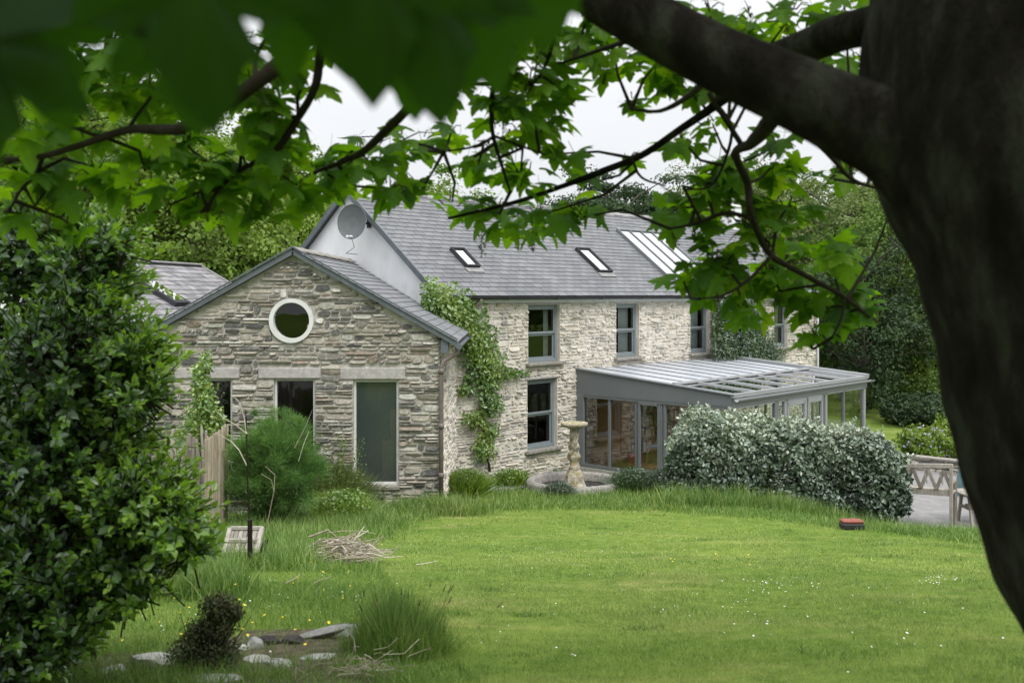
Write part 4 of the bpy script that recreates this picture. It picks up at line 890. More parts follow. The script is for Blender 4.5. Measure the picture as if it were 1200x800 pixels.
# far wooded hill as one mass
g = G(); n = 60000; X = rng.uniform(-110, 110, n); Y = rng.uniform(84, 130, n); cl = rng.integers(0, 420, n)
cx_ = rng.uniform(-110, 110, 420); cy_ = rng.uniform(84, 125, 420); cr2 = rng.uniform(2.4, 4.5, 420)
off = unit(rng.normal(size=(n, 3)))*(rng.random((n, 1))**.4); P = np.stack([cx_[cl], cy_[cl], h(cx_[cl], cy_[cl])+2.2], 1)+off*cr2[cl][:, None]*np.array([1, 1, .9])
leafcloud(g, P, .75, off+np.array([0, 0, .5]), rnd=np.clip(.4*rng.random(420)[cl]+.5*rng.random(n), 0, 1)); o = part('distant_woodland', g, M['tree_c']); kind(o, 'stuff'); tag(o, 'far wooded hillside beyond the farmhouse', 'woodland')

def bush_geo(g, c, rad, n, size, out_up=.4, shell=.5, T=QUAD, TF=QUADF, lumps=5, seed=0, droop=.1, bottom=-1):
    r0 = np.random.default_rng(seed); v = unit(r0.normal(size=(n, 3))); v[:, 2] = np.where(v[:, 2] < bottom, -v[:, 2], v[:, 2]); rr = 1-(r0.random((n, 1))**1.6)*shell
    a = np.arctan2(v[:, 1], v[:, 0]); p = r0.uniform(0, 6.28, 4)
    l = 1+.10*np.sin(lumps*a+p[0]+3*v[:, 2])+.08*np.sin((lumps+3)*a-p[1]+5*v[:, 2])+.06*np.sin(9*v[:, 2]+p[2]+2*a)
    P = np.asarray(c)+v*rr*l[:, None]*np.asarray(rad)
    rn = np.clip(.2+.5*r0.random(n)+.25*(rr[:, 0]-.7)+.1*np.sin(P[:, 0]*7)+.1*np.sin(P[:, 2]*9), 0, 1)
    leafcloud(g, P, size, v*.8+np.array([0, 0, out_up]), T, TF, rnd=rn, droop=droop)
def shrub(name, label, px, Y, wd, ht, n, size, mat, cat='shrub', T=QUAD, TF=QUADF, group=None, dpt=None, flowers=None, seed=0, stems=5):
    b = np.array(bloc(px, Y)); t = thing(name, label, cat, b, group)
    g = G(); bush_geo(g, b+UP*ht*.45, (wd/2, (dpt or wd)/2, ht*.55), n, size, T=T, TF=TF, seed=seed); part('foliage', g, mat, t)
    g = G()
    for i in range(stems): a = rng.uniform(-1, 1, 2)*wd*.3; g.tube([b-UP*.1, b+np.array([a[0]*.5, a[1]*.5, ht*.4]), b+np.array([a[0], a[1], ht*.8])], [.025, .015, .006], 5)
    part('stem', g, M['dark_twig'], t)
    if flowers:
        g = G(); v = rdir(flowers[1], .5); P = b+UP*ht*.45+v*np.array([wd/2, (dpt or wd)/2, ht*.55])*1.03; leafcloud(g, P, flowers[2], v); part('blossom', g, flowers[0], t)
    return t
shrub('juniper', 'dark spreading juniper on the far lawn', 1080, 41, 3.2, 1.25, 7000, .14, M['tree_d'], seed=1)
shrub('flowering_shrub', 'light green shrub with mauve flowers behind the low stone wall', 1086, 32.6, 1.7, .98, 6000, .10, M['tree_a'], flowers=(M['petal_p'], 120, .07), seed=2)
shrub('shrub', 'bright green shrub next to the leaning trunk above the low wall', 1128, 33, 1.9, 1.35, 5000, .11, M['tree_a'], seed=3)
shrub('shrub', 'low leafy shrub at the foot of the ivy-clad tree', 1050, 53, 3.0, 1.1, 3500, .14, M['tree_a'], seed=4)
shrub('shrub', 'dark green shrub below the weeping tree', 1095, 47, 3, 1.6, 4500, .14, M['tree_b'], seed=5)
# low wall behind patio
a = np.array(bloc(1058, 30.6)); b = np.array(bloc(1180, 28.6)); g = G(); L_ = np.linalg.norm((b-a)[:2]); dd_ = (b-a)/L_; dd_[2] = 0; nn_ = np.array([dd_[1], -dd_[0], 0])
fr = lambda u, o, z: a+dd_*u+nn_*o+UP*z
g.box(a+dd_*L_/2+UP*.15-nn_*.13, (L_, .24, .46), [dd_, nn_, UP]); rubble(g, fr, 0, L_, -.02, .36, [], mat=1, hr=(.08, .13), wr=(.2, .5), seed=77); g.box(a+dd_*L_/2+UP*.40-nn_*.12, (L_, .34, .05), [dd_, nn_, UP])
single('low_stone_wall', g, [M['sill'], M['ext_stone']], 'low dark stone retaining wall at the back of the patio', 'wall', a)

# ---------------------------------------------------------------- climbers
def wallcloud(g, pts, n, size, fr, T=LEAF, TF=LEAFF, seed=0):
    r0 = np.random.default_rng(seed); P = []
    wts = np.array([p[2]*p[3] for p in pts], float); wts /= wts.sum()
    for p, k in zip(pts, (wts*n).astype(int)):
        px = p[0]+np.clip(r0.normal(size=k), -2, 2)*p[2]*.5; py = p[1]+np.clip(r0.normal(size=k), -2, 2)*p[3]*.5
        o = r0.random(k)**1.3*p[4]+.03
        for a, b, c in zip(px, py, o): P.append(fr(a, b, c))
    P = np.array(P); leafcloud(g, P, size, NN*.8+UP*.5, T, TF, spread=.9, droop=.5, rnd=np.clip(.25+.3*r0.random(len(P))+.25*np.sin(P[:, 2]*3+P[:, 0]*5)+.3*r0.random(len(P))-.1, 0, 1))
def fpx(px, py, out): t = f_t(px, out); return FP(t, out, f_z(px, py, out))
cl = thing('climbing_wisteria', 'bright green climbing plant spreading over the near corner of the pale stone front', 'climbing plant', FP(f_t(572), .1, 0))
g = G(); path = [(574, 552), (570, 525), (566, 495), (568, 468), (562, 442), (556, 415), (545, 390), (530, 368), (517, 350)]
g.tube([fpx(p, q, .10) for p, q in path], [.035, .03, .028, .026, .024, .022, .02, .016, .012], 6); g.tube([fpx(556, 415, .10), fpx(575, 428, .12), fpx(600, 437, .12), fpx(612, 439, .13)], [.02, .015, .01, .006], 5)
g.tube([fpx(566, 495, .10), fpx(555, 488, .12), fpx(545, 497, .14)], [.015, .01, .006], 5); part('stem', g, M['trunkfar'], cl, True)
g = G(); wallcloud(g, [(520, 352, 24, 20, .5), (534, 362, 24, 22, .55), (545, 378, 26, 24, .5), (560, 402, 22, 22, .4), (570, 424, 22, 16, .35), (592, 437, 28, 6, .25), (552, 442, 8, 8, .25), (572, 450, 14, 16, .3), (546, 455, 12, 8, .25), (576, 474, 14, 13, .3), (558, 490, 15, 10, .3), (574, 505, 12, 9, .3), (568, 524, 12, 15, .3), (505, 345, 10, 20, .4)], 6300, .10, fpx, seed=4)
part('foliage', g, M['climber'], cl)
cl = thing('climbing_clematis', 'dense dark green climber between the two far upper windows above the glass roof', 'climbing plant', FP(f_t(868), .1, 0))
g = G(); g.tube([fpx(872, 424, .1), fpx(868, 380, .1)], .03, 6); g.tube([FP(f_t(872), .05, 0), fpx(872, 424, .1)], .03, 6); part('stem', g, M['trunkfar'], cl)
g = G(); wallcloud(g, [(866, 385, 30, 34, .75), (872, 405, 34, 26, .8), (862, 366, 24, 20, .5), (890, 414, 30, 12, .6)], 17000, .085, fpx, seed=5); part('foliage', g, M['ivy'], cl)

# ---------------------------------------------------------------- hedge
hb = np.array(bloc(925, 22.2)); hb[2] = .45
hd = thing('clipped_hedge', 'wide silvery green clipped hedge in front of the conservatory', 'hedge', hb)
g = G(); n = 56000; r0 = np.random.default_rng(8)
x0, x1 = (783-600)/F*21.8, (1072-600)/F*21.8
U = r0.uniform(-1, 1, (n, 3)); k = (np.abs(U)**5).sum(1)**(1/5); U = U/k[:, None]; dp = 1-(r0.random(n)**1.5)*.42
l = 1+.07*np.sin(U[:, 0]*9+1)+.06*np.sin(U[:, 0]*17+U[:, 2]*5)+.05*np.sin(U[:, 2]*11+U[:, 0]*23); W2 = (x1-x0)/2
cxh = (x0+x1)/2; P = np.stack([cxh+U[:, 0]*W2*dp**.4*(1+(l-1)*.3), 22.3+U[:, 1]*.95*dp*l+.0*U[:, 0], 1.62+U[:, 2]*np.where(U[:, 2] < 0, 1.35, .98)*(1+(l-1)*1.0)*dp-.12*U[:, 0]*(U[:, 2] > 0)], 1)
endt = 1-.35*sstep(.72, 1, np.abs(U[:, 0])); P[:, 2] = .15+(P[:, 2]-.15)*(1-(1-endt)*.8); P[:, 1] = 22.3+(P[:, 1]-22.3)*endt
P[:, 2] = .5+(P[:, 2]-.5)*(.90-.10*U[:, 0]); nr = unit(np.sign(U)*np.abs(U)**4)
cls = .5+.5*np.sin(P[:, 0]*5.1+P[:, 2]*3)*np.sin(P[:, 2]*6+P[:, 0]*2.2+1)
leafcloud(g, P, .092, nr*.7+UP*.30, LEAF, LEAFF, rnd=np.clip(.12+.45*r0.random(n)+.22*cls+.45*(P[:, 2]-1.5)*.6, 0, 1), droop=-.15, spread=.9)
# stray shoots on top
for i in range(620):
    a = r0.uniform(-.99, .99); b = r0.uniform(-.8, .8); e = 1-.35*float(sstep(.72, 1, abs(a))); base = np.array([cxh+a*W2, 22.3+b*.8*e, .5+(2.0-.12*a)*e*(.90-.10*a)]); L_ = r0.uniform(.05, .16)*(2.0 if r0.random() < .12 else 1); base[2] += .06*math.sin(a*14)+.04*math.sin(a*31+b*4); dr = unit(np.array([r0.normal()*.45, r0.normal()*.45-.2*(b < -.5), 1.]))
    m = 9; q = base+dr*L_*np.linspace(0, 1, m)[:, None]; leafcloud(g, q, .085, None, LEAF, LEAFF, rnd=np.clip(.55+.45*r0.random(m), 0, 1), droop=-.8)
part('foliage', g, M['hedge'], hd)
g = G()
for i in range(26):
    x = r0.uniform(x0+.3, x1-.4); y = 22.3+r0.uniform(-.5, .5); z = hz(x, y); g.tube([[x, y, z-.1], [x+r0.normal()*.1, y+r0.normal()*.1, z+.7], [x+r0.normal()*.3, y+r0.normal()*.3, z+1.3]], [.03, .02, .008], 5)
part('stem', g, M['dark_twig'], hd)

# ---------------------------------------------------------------- garden bench and table on the patio
def wbox(g, P, a, b, w_, d_, **k): g.bar(P(*a), P(*b), w_, d_, **k)
bo = np.array([(1080-600)/F*22.9, 22.9, 0]); bo[2] = hz(bo[0], bo[1]); bdir = unit(np.array([1.0, -.62, 0])); bn_ = np.array([-bdir[1], bdir[0], 0])
BP = lambda u, o, z: bo+bdir*u+bn_*o+UP*z
bench = thing('garden_bench', 'weathered wooden garden bench with a lattice back beside the hedge', 'bench', bo)
H0 = .40
for u in (-.72, .62): g = G(); g.bar(BP(u, 0, 0), BP(u, -.04, H0+.98), .07, .07, bev=.008); part('leg', g, M['old_wood'], bench)
for u in (-.72, .62): g = G(); g.bar(BP(u, .52, 0), BP(u, .52, H0+.62), .07, .07, bev=.008); part('leg', g, M['old_wood'], bench); 
g = G()
for u in (-.72, .62): g.bar(BP(u, 0, H0+.64), BP(u, .58, H0+.64), .08, .035, bev=.005)
part('armrest', g, M['old_wood'], bench)
g = G()
for o in np.linspace(.08, .5, 5): g.bar(BP(-.75, o, H0+.42), BP(.65, o, H0+.42), .085, .025, bev=.004)
part('seat', g, M['old_wood'], bench)
g = G(); g.bar(BP(-.72, -.03, H0+.94), BP(.66, -.03, H0+1.04), .045, .10, bev=.008, rnd=.9); g.bar(BP(-.69, -.01, H0+.40), BP(.6, -.01, H0+.44), .04, .14, bev=.006, rnd=.8)
for i in range(4):
    a = -.66+i*.325; b = a+.3; m_ = (a+b)/2
    g.bar(BP(a, -.02, H0+.50), BP(m_, -.02, H0+.92), .07, .06, up=bn_); g.bar(BP(m_, -.022, H0+.92), BP(b+.02, -.022, H0+.50), .07, .06, up=bn_)
    g.bar(BP(a+.07, -.035, H0+.90), BP(m_-.02, -.035, H0+.62), .03, .04, up=bn_)
part('backrest', g, M['old_wood'], bench)
to = np.array([(1152-600)/F*23.2, 23.2, 0]); to[2] = hz(to[0], to[1])
tb = thing('garden_table', 'weathered slatted garden table on the patio right of the bench', 'table', to)
g = G()
for i in range(6): g.box(to+np.array([0, -.4+i*.16, .72]), (1.1, .14, .035), bev=.006)
part('tabletop', g, M['white_wood'], tb)
for x in (-.4, .4):
    for s in (-1, 1): g = G(); g.bar(to+np.array([x, s*.38, 0]), to+np.array([x, s*.18, .70]), .06, .06); part('leg', g, M['old_wood'], tb)
g = G(); g.bar(to+np.array([-.4, 0, .45]), to+np.array([.4, 0, .45]), .06, .05)
for x in (-.4, .4): g.bar(to+np.array([x, -.3, .4]), to+np.array([x, .3, .4]), .05, .06)
part('stretcher', g, M['old_wood'], tb)
g = G(); pc = np.array(bloc(1136, 26.5)); g.lathe(pc, [(.34, 0), (.36, .25), (.25, .7), (.10, 1.0), (.03, 1.1), (.0001, 1.12)], 14, twist=lambda a, z: 1+.12*np.sin(a*6)); single('covered_parasol', g, M['teal'], 'folded teal cloth cover standing on the patio next to the tree trunk', 'cover', pc, smooth=True)

# small box on the lawn edge
p = ground(998, 620); g = G(); g.box(p+UP*.06, (.36, .22, .10), bev=.02, rnd=.5); gb = thing('garden_box', 'small black box with a red-brown lid lying on the lawn edge', 'box', p)
part('body', g, M['black'], gb); g = G(); g.box(p+UP*.135, (.34, .21, .045), bev=.015); part('lid', g, M['brick_red'], gb)

# ---------------------------------------------------------------- rocks
def rock_geo(sz, seed, flat=False, sub=None):
    import bmesh
    rd = np.random.default_rng(seed); bm = bmesh.new(); bmesh.ops.create_icosphere(bm, subdivisions=3, radius=1)
    V = np.array([v.co[:] for v in bm.verts]); Fc = np.array([[v.index for v in f.verts] for f in bm.faces]); bm.free()
    for _ in range(14):
        n = unit(rd.normal(size=3)); dlim = rd.uniform(.55, .85); dd = V@n; V = V-np.maximum(dd-dlim, 0)[:, None]*n
    V = V*(1+.04*np.sin(V[:, [1, 2, 0]]*7+seed)); V = V*np.asarray(sz)/np.abs(V).max(0); return V, Fc
def rock(px, py, sz, seed, mat, label, rz=0, tilt=0, rnd=.8, name='rock', grp=None, lift=.3):
    p = ground(px, py); V, Fc = rock_geo(sz, seed); c, s = math.cos(rz), math.sin(rz); Rm = np.array([[c, -s, 0], [s, c, 0], [0, 0, 1]])
    ct, st = math.cos(tilt), math.sin(tilt); Rt = np.array([[ct, 0, st], [0, 1, 0], [-st, 0, ct]])
    g = G(); g.add(V@Rt.T@Rm.T+p+UP*sz[2]*lift, Fc, 0, rnd); single(name, g, mat, label, 'rock', p, grp)
GR = 'stones edging the rockery'
rock(180, 782, (.135, .09, .055), 1, M['rock'], 'large pale rounded rock left of the brown heather', .1, 0, .95, grp=GR)
rock(133, 790, (.08, .06, .03), 2, M['rock'], 'flat small pale stone half hidden in grass left of the big pale rock', 0, 0, .8, grp=GR)
rock(314, 757, (.075, .05, .045), 3, M['dark_rock'], 'black block stone, left one of the dark pair', .1, 0, .3, grp=GR)
rock(341, 756, (.075, .05, .042), 4, M['dark_rock'], 'black block stone touching the long slate slab', -.1, 0, .6, grp=GR)
rock(374, 750, (.17, .05, .03), 5, M['rock'], 'long narrow grey slate slab tilted up to the right', .15, -.22, .15, 'slate_slab', GR, .9)
rock(409, 746, (.085, .07, .055), 6, M['rock'], 'rounded grey stone at the right end of the long slab', .3, -.3, .3, grp=GR)
rock(297, 762, (.055, .05, .05), 7, M['rock'], 'grey angular stone left of the black blocks', .5, 0, .45, grp=GR)
rock(283, 764, (.05, .03, .03), 8, M['rock'], 'pale brown stone beside the heather', .5, 0, .9, grp=GR)
rock(300, 778, (.075, .05, .03), 9, M['rock'], 'pale flat stone in the soil below the black blocks', .2, 0, .75, grp=GR)
rock(325, 783, (.085, .05, .03), 10, M['rock'], 'bluish flat stone in the middle of the soil patch', -.2, 0, .55, grp=GR)
rock(370, 774, (.11, .06, .03), 11, M['rock'], 'pale slab partly buried in grass below the long slab', .25, 0, .65, grp=GR)
rock(255, 800, (.12, .08, .03), 12, M['rock'], 'flat brown-grey stone at the bottom edge below the heather', 0, 0, .5, grp=GR)
rock(1021, 608, (.18, .12, .14), 13, M['rock'], 'small pale stone in the long grass right of the hedge', .4, 0, 1.0)
rock(240, 784, (.05, .04, .03), 14, M['rock'], 'small dark stone at the foot of the heather', .4, 0, .2, grp=GR)

# heather
p = ground(242, 788); he = thing('heather_shrub', 'small brownish heather shrub leaning right among the rocks', 'shrub', p)
g = G()
for (ox, oz, rx, rz_, n) in ((-.04, .08, .14, .09, 4200), (.05, .09, .12, .07, 2200), (-.03, .18, .08, .07, 1500), (.05, .21, .09, .06, 2000), (.06, .30, .09, .065, 2600), (.12, .27, .05, .04, 800)):
    bush_geo(g, p+np.array([ox, 0, oz]), (rx, rx*.8, rz_), int(n*.8), .015, seed=int(n), shell=1.0, lumps=7)
part('foliage', g, M['heather'], he)
g = G()
for i in range(60):
    a = rng.normal(size=2)*.05; zq = rng.uniform(.10, .34); e = p+np.array([a[0]*1.3+zq*.22, a[1]*1.4, zq]); g.tube([p+np.array([a[0]*.3, a[1]*.3, -.02]), (p+e)/2+rng.normal(size=3)*.015, e], [.004, .003, .001], 4, cap=False)
part('stem', g, M['dark_twig'], he)

# ---------------------------------------------------------------- grass
def px_of(X, Y, Z): return 600+F*X/Y, HOR-(Z-CAMZ)*F/Y
def inpoly(px, py, P):
    c = np.zeros(px.shape, bool); n = len(P)
    for i in range(n):
        xa, ya = P[i]; xb, yb = P[(i+1) % n]; c ^= ((ya > py) != (yb > py)) & (px < (xb-xa)*(py-ya)/(yb-ya+1e-12)+xa)
    return c
# mown lawn outline as world positions on the slope
LAWN = [tuple(ground(*p)[:2]) for p in ((470, 614), (520, 604), (600, 600), (700, 598), (790, 601), (860, 606), (930, 613), (985, 619), (1060, 627), (1160, 641))]
LAWN += [(12, 12), (12, -2), (.6, -2), tuple(ground(560, 799)[:2]), tuple(ground(500, 740)[:2]), tuple(ground(462, 690)[:2]), tuple(ground(440, 655)[:2]), tuple(ground(445, 632)[:2])]
SOIL = [tuple(ground(*p)[:2]) for p in ((120, 772), (250, 752), (300, 744), (420, 737), (430, 765), (380, 790), (100, 795))]
def samp(n, y0, y1, kx=.62, pw=1.0):
    Y = y0+(y1-y0)*rng.random(n)**pw; X = rng.uniform(-1, 1, n)*(Y*kx+.5); return X, Y
def blades(g, X, Y, H, W_, lean=.35, T=BLADE, TF=BLADEF, rn=None, sink=0.01):
    n = len(X); Z = h(X, Y)-sink; nr = rdir(n); nr[:, 2] *= .2; nr = unit(nr); tip = np.stack([rng.normal(size=n)*lean, rng.normal(size=n)*lean, np.ones(n)], 1)
    fr = frames(tip, nr); sc = np.stack([W_, H, H*.9], 1); g.scatter(T, TF, np.stack([X, Y, Z], 1), fr, sc, 0, rn)
TRI = np.array([[-.5, 0, 0], [.5, 0, 0], [0, 1, .15]]); TRIF = [[0, 1, 2]]
def blocked(X, Y):
    b = (X > EXL-.1) & (X < EXR+.05) & (Y > EY-.02); q = (X-C0[0])*D[0]+(Y-C0[1])*D[1]; o = (X-C0[0])*NN[0]+(Y-C0[1])*NN[1]
    b |= (q > 0) & (q < LEN) & (o < .03) & (o > -7); b |= (q > T0-.05) & (q < T1+.1) & (o > -.1) & (o < S1+.1)
    b |= (X > 7.3) & (Y > 22.2) & (Y < 37) & (q < 60); b |= ((X-basin_c[0])**2+(Y-basin_c[1])**2 < 1.2)
    b |= (X < -4.5) & (Y > 8.2) & (Y < 12.6)
    return b
g = G()
for y0, y1, n, hh, ww in ((3.4, 6, 150000, .032, .0045), (6, 9.5, 180000, .034, .006), (9.5, 14, 140000, .036, .009), (14, 23, 90000, .04, .013)):
    X, Y = samp(n, y0, y1); k = inpoly(X, Y, LAWN) & ~blocked(X, Y); X, Y = X[k], Y[k]; m = len(X)
    hv = 1+.5*np.sin(X*3.1+Y*1.7)*np.sin(Y*2.3-X*1.1)*.6+(rng.random(m) < .02)*rng.uniform(0, 1.2, m)
    blades(g, X, Y, hh*rng.uniform(.6, 1.3, m)*hv, ww*rng.uniform(.6, 1.3, m), .7, TRI, TRIF)
o = part('lawn_grass', g, M['lawn']); kind(o, 'stuff'); tag(o, 'short mown lawn sloping down towards the farmhouse', 'grass')
g = G()
for y0, y1, n, hh, ww in ((3.2, 6, 90000, .06, .0042), (6, 10, 110000, .07, .006), (10, 16, 90000, .10, .009), (16, 30, 70000, .14, .014)):
    X, Y = samp(n, y0, y1, .66); ins = inpoly(X, Y, LAWN); so_ = inpoly(X, Y, SOIL) & (rng.random(n) < .55); k = ~ins & ~so_ & ~blocked(X, Y); X, Y = X[k], Y[k]; m = len(X)
    hv = np.clip(.75+.55*np.sin(X*1.7+Y*.9)*np.sin(Y*1.3-X*.8)+.3*rng.normal(size=m), .35, 2.2)
    blades(g, X, Y, hh*hv, ww*rng.uniform(.7, 1.3, m), .45)
for _ in range(420):
    X = rng.uniform(-6, 11); Y = 3.6+16*rng.random()**1.3
    if not inpoly(np.array([X]), np.array([Y]), LAWN)[0]: continue
    m = rng.integers(25, 110); sp_ = rng.uniform(.02, .09)*(1+Y/12); XX2 = X+rng.normal(size=m)*sp_*1.6; YY2 = Y+rng.normal(size=m)*sp_; blades(g, XX2, YY2, rng.uniform(.03, .06)*rng.uniform(.6, 1.3, m), np.full(m, .003+.0006*Y), .7)
o = part('rough_grass', g, M['meadow']); kind(o, 'stuff'); tag(o, 'unmown grass around the lawn and rockery', 'grass')
# long grass margins (clumps)
g = G()
def clumps(pts, n, hh, ww, lean=.3, sp=.16):
    P = np.array(pts); idx = rng.integers(0, len(P), n); X = P[idx, 0]+rng.normal(size=n)*sp; Y = P[idx, 1]+rng.normal(size=n)*sp; hv = rng.uniform(.55, 1.25, len(P))[idx]*rng.uniform(.5, 1.2, n)
    k = ~blocked(X, Y); blades(g, X[k], Y[k], hh*hv[k], ww*rng.uniform(.7, 1.3, k.sum()), lean)
edge = []
for px, y0, y1 in [(x, None, None) for x in range(475, 1165, 5)]:
    ey = np.interp(px, [470, 520, 600, 700, 790, 860, 930, 985, 1060, 1160], [614, 604, 600, 598, 601, 606, 613, 619, 627, 641])
    for _ in range(3): 
        q = ground(px+random.uniform(-3, 3), ey-random.uniform(2, 10)); edge.append(q[:2])
clumps(edge, 13000, .14, .012, .3, .2)
h2 = [(rng.uniform(3.0, 8.6), rng.uniform(20.4, 21.4)) for _ in range(150)]; clumps(h2, 12000, .42, .013, .22, .18)
h3 = [(rng.uniform(e_x(360), e_x(560)), EY-rng.uniform(.1, 1.0)) for _ in range(90)]; clumps(h3, 13000, .36, .012, .28, .15)
h4 = [(rng.uniform(-3.2, -.4), rng.uniform(14.5, 18.8)) for _ in range(60)]; h4 = [q for q in h4 if not inpoly(np.array([q[0]]), np.array([q[1]]), LAWN)[0]]
h4 += [tuple(ground(rng.uniform(250, 360), rng.uniform(610, 668))[:2]) for _ in range(80)]+[tuple(ground(rng.uniform(340, 450), rng.uniform(606, 628))[:2]) for _ in range(50)]; clumps(h4, 26000, .28, .010, .35, .2)
h5 = [tuple(ground(rng.uniform(60, 260), rng.uniform(675, 700))[:2]) for _ in range(60)]; clumps(h5, 15000, .26, .007, .3, .13)
h6 = [tuple(ground(rng.uniform(-20, 470), rng.uniform(778, 830))[:2]) for _ in range(50)]; clumps(h6, 5000, .11, .004, .5, .10)
h7 = [(rng.uniform(-.8, 3.5), rng.uniform(20.5, 25)) for _ in range(130)]; clumps(h7, 10000, .2, .013, .35, .25)
h8 = [(rng.uniform(7.4, 11.5), rng.uniform(18.8, 21.8)) for _ in range(90)]; clumps(h8, 11000, .34, .012, .3, .2)
o = part('long_grass', g, M['long']); kind(o, 'stuff'); tag(o, 'long uncut grass fringing the lawn, hedge and walls', 'grass')
# big tuft by the rockery
p = ground(470, 765); tf = thing('grass_tuft', 'large tuft of long dark green grass at the right end of the rockery', 'grass tuft', p)
g = G(); n = 5200; a = rng.normal(size=(n, 2)); X = p[0]+a[:, 0]*.12-.02; Y = p[1]+a[:, 1]*.12; Hh = .30*np.exp(-.25*(a**2).sum(1))*rng.uniform(.45, 1.25, n)+.05
Z = h(X, Y)-.01; tip = np.stack([a[:, 0]*.25+rng.normal(size=n)*.3, a[:, 1]*.25+rng.normal(size=n)*.3, np.ones(n)], 1); nr = unit(np.stack([a[:, 0], a[:, 1], -.2*np.ones(n)], 1)+rng.normal(size=(n, 3))*.5)
g.scatter(BLADE, BLADEF, np.stack([X, Y, Z], 1), frames(tip, -nr), np.stack([.0045*rng.uniform(.6, 1.3, n), Hh, Hh*.8], 1)); part('blades', g, M['long'], tf)
g = G()
for i in range(16):
    a = rng.normal(size=2)*.10; b = p+np.array([a[0], a[1], 0]); e = b+np.array([a[0]*1.2+rng.normal()*.04, a[1], rng.uniform(.24, .38)]); g.tube([b, (b+e)/2+rng.normal(size=3)*.01, e], .0008, 4, cap=False); g.tube([e, e+unit(e-b)*.04], [.0035, .0012], 5)
part('seed_head', g, M['heather'], tf)
# daisies and buttercups
def flowers(name, mat, label, n, size, hh, zone):
    g = G(); X, Y = [], []
    while len(X) < n:
        q = zone(); 
        if q is None: continue
        X.append(q[0]); Y.append(q[1])
    X, Y = np.array(X), np.array(Y); Z = h(X, Y)+hh*rng.uniform(.6, 1.3, n); a = np.linspace(0, 2*np.pi, 7)[:-1]; T = np.concatenate([np.stack([np.cos(a)*.5, np.sin(a)*.5, 0*a+.1], 1), [[0, 0, 0]]]); TF = [[i, (i+1) % 6, 6] for i in range(6)]
    nr = rdir(n)*.4+UP; g.scatter(T, TF, np.stack([X, Y, Z], 1), frames(unit(np.cross(nr, rdir(n))), nr), size*rng.uniform(.7, 1.3, n)); o = part(name, g, mat); kind(o, 'stuff'); tag(o, label, 'flowers')
def zl():
    c = random.choice([(330, 700, 70, 18), (380, 690, 50, 14), (640, 660, 60, 14), (900, 690, 26, 5), (905, 688, 30, 6), (850, 720, 60, 14), (700, 640, 70, 8), (1100, 684, 14, 3), (200, 730, 60, 20), (700, 720, 200, 40), (1060, 720, 50, 30)])
    px, py = random.gauss(c[0], c[2]), random.gauss(c[1], c[3])
    if py < 606 or py > 805 or px < 0: return None
    return ground(px, py)[:2]
flowers('daisies', M['petal_w'], 'tiny white daisies scattered over the lawn', 400, .0095, .04, zl)
def zy():
    c = random.choice([(350, 690, 60, 18), (200, 730, 60, 20), (800, 596, 60, 4), (450, 605, 40, 8), (950, 600, 60, 6), (400, 650, 50, 15), (860, 665, 60, 6), (300, 740, 60, 15)])
    px, py = random.gauss(c[0], c[2]), random.gauss(c[1], c[3])
    if py < 594 or py > 800: return None
    return ground(px, py)[:2]
flowers('buttercups', M['petal_y'], 'yellow buttercups in the rough grass', 150, .015, .10, zy)

# ---------------------------------------------------------------- borders by the house
def mound(name, label, px, py, Y, wd, ht, n, size, mat, seed, T=BLADE, TF=BLADEF, cat='plant'):
    b = np.array([(px-600)/F*Y, Y, 0]); b[2] = hz(b[0], b[1]); t = thing(name, label, cat, b); g = G()
    r0 = np.random.default_rng(seed); a = r0.normal(size=(n, 2)); X = b[0]+a[:, 0]*wd*.12; Yy = b[1]+a[:, 1]*wd*.12; tip = np.stack([a[:, 0]*.55+r0.normal(size=n)*.15, a[:, 1]*.55+r0.normal(size=n)*.15, np.ones(n)], 1)
    Hh = ht*r0.uniform(.6, 1.1, n); g.scatter(T, TF, np.stack([X, Yy, h(X, Yy)], 1), frames(tip, unit(r0.normal(size=(n, 3)))), np.stack([np.full(n, size), Hh, Hh*.3], 1)); part('foliage', g, mat, t)
    g = G(); bush_geo(g, b+UP*ht*.5, (wd*.42, wd*.38, ht*.45), n, .05, seed=seed, shell=.8); part('shoots', g, mat, t); return t
mound('lavender', 'bright green lavender clump right of the stone basin', 742, 578, 23.6, 1.1, .62, 2500, .012, M['ivy'], 1)
mound('lavender', 'grey-green lavender clump between the basin and the hedge', 778, 580, 23.4, 1.1, .6, 2500, .012, M['lavender'], 2)
mound('lavender', 'small grey lavender in front of the birdbath basin', 655, 585, 22.4, .7, .38, 1500, .012, M['lavender'], 3)
mound('border_plant', 'leafy plant at the foot of the extension downpipe', 545, 580, 22.5, .9, .65, 2600, .03, M['climber'], 4)
mound('border_plant', 'low green plant under the ground-floor sash window', 600, 575, 25.0, 1.0, .45, 2200, .03, M['climber'], 5)
mound('border_plant', 'yellow-green bushy plant left of the tall dusty window', 388, 585, 19.0, 1.1, 1.0, 4200, .02, M['tree_c'], 6)
mound('border_plant', 'low feathery plant right of the fennel', 398, 605, 17.8, 1.4, .6, 3600, .012, M['climber'], 7)
mound('border_plant', 'dark leafed plant behind the pond basin rim', 655, 560, 25.4, .6, .4, 900, .03, M['ivy'], 8)
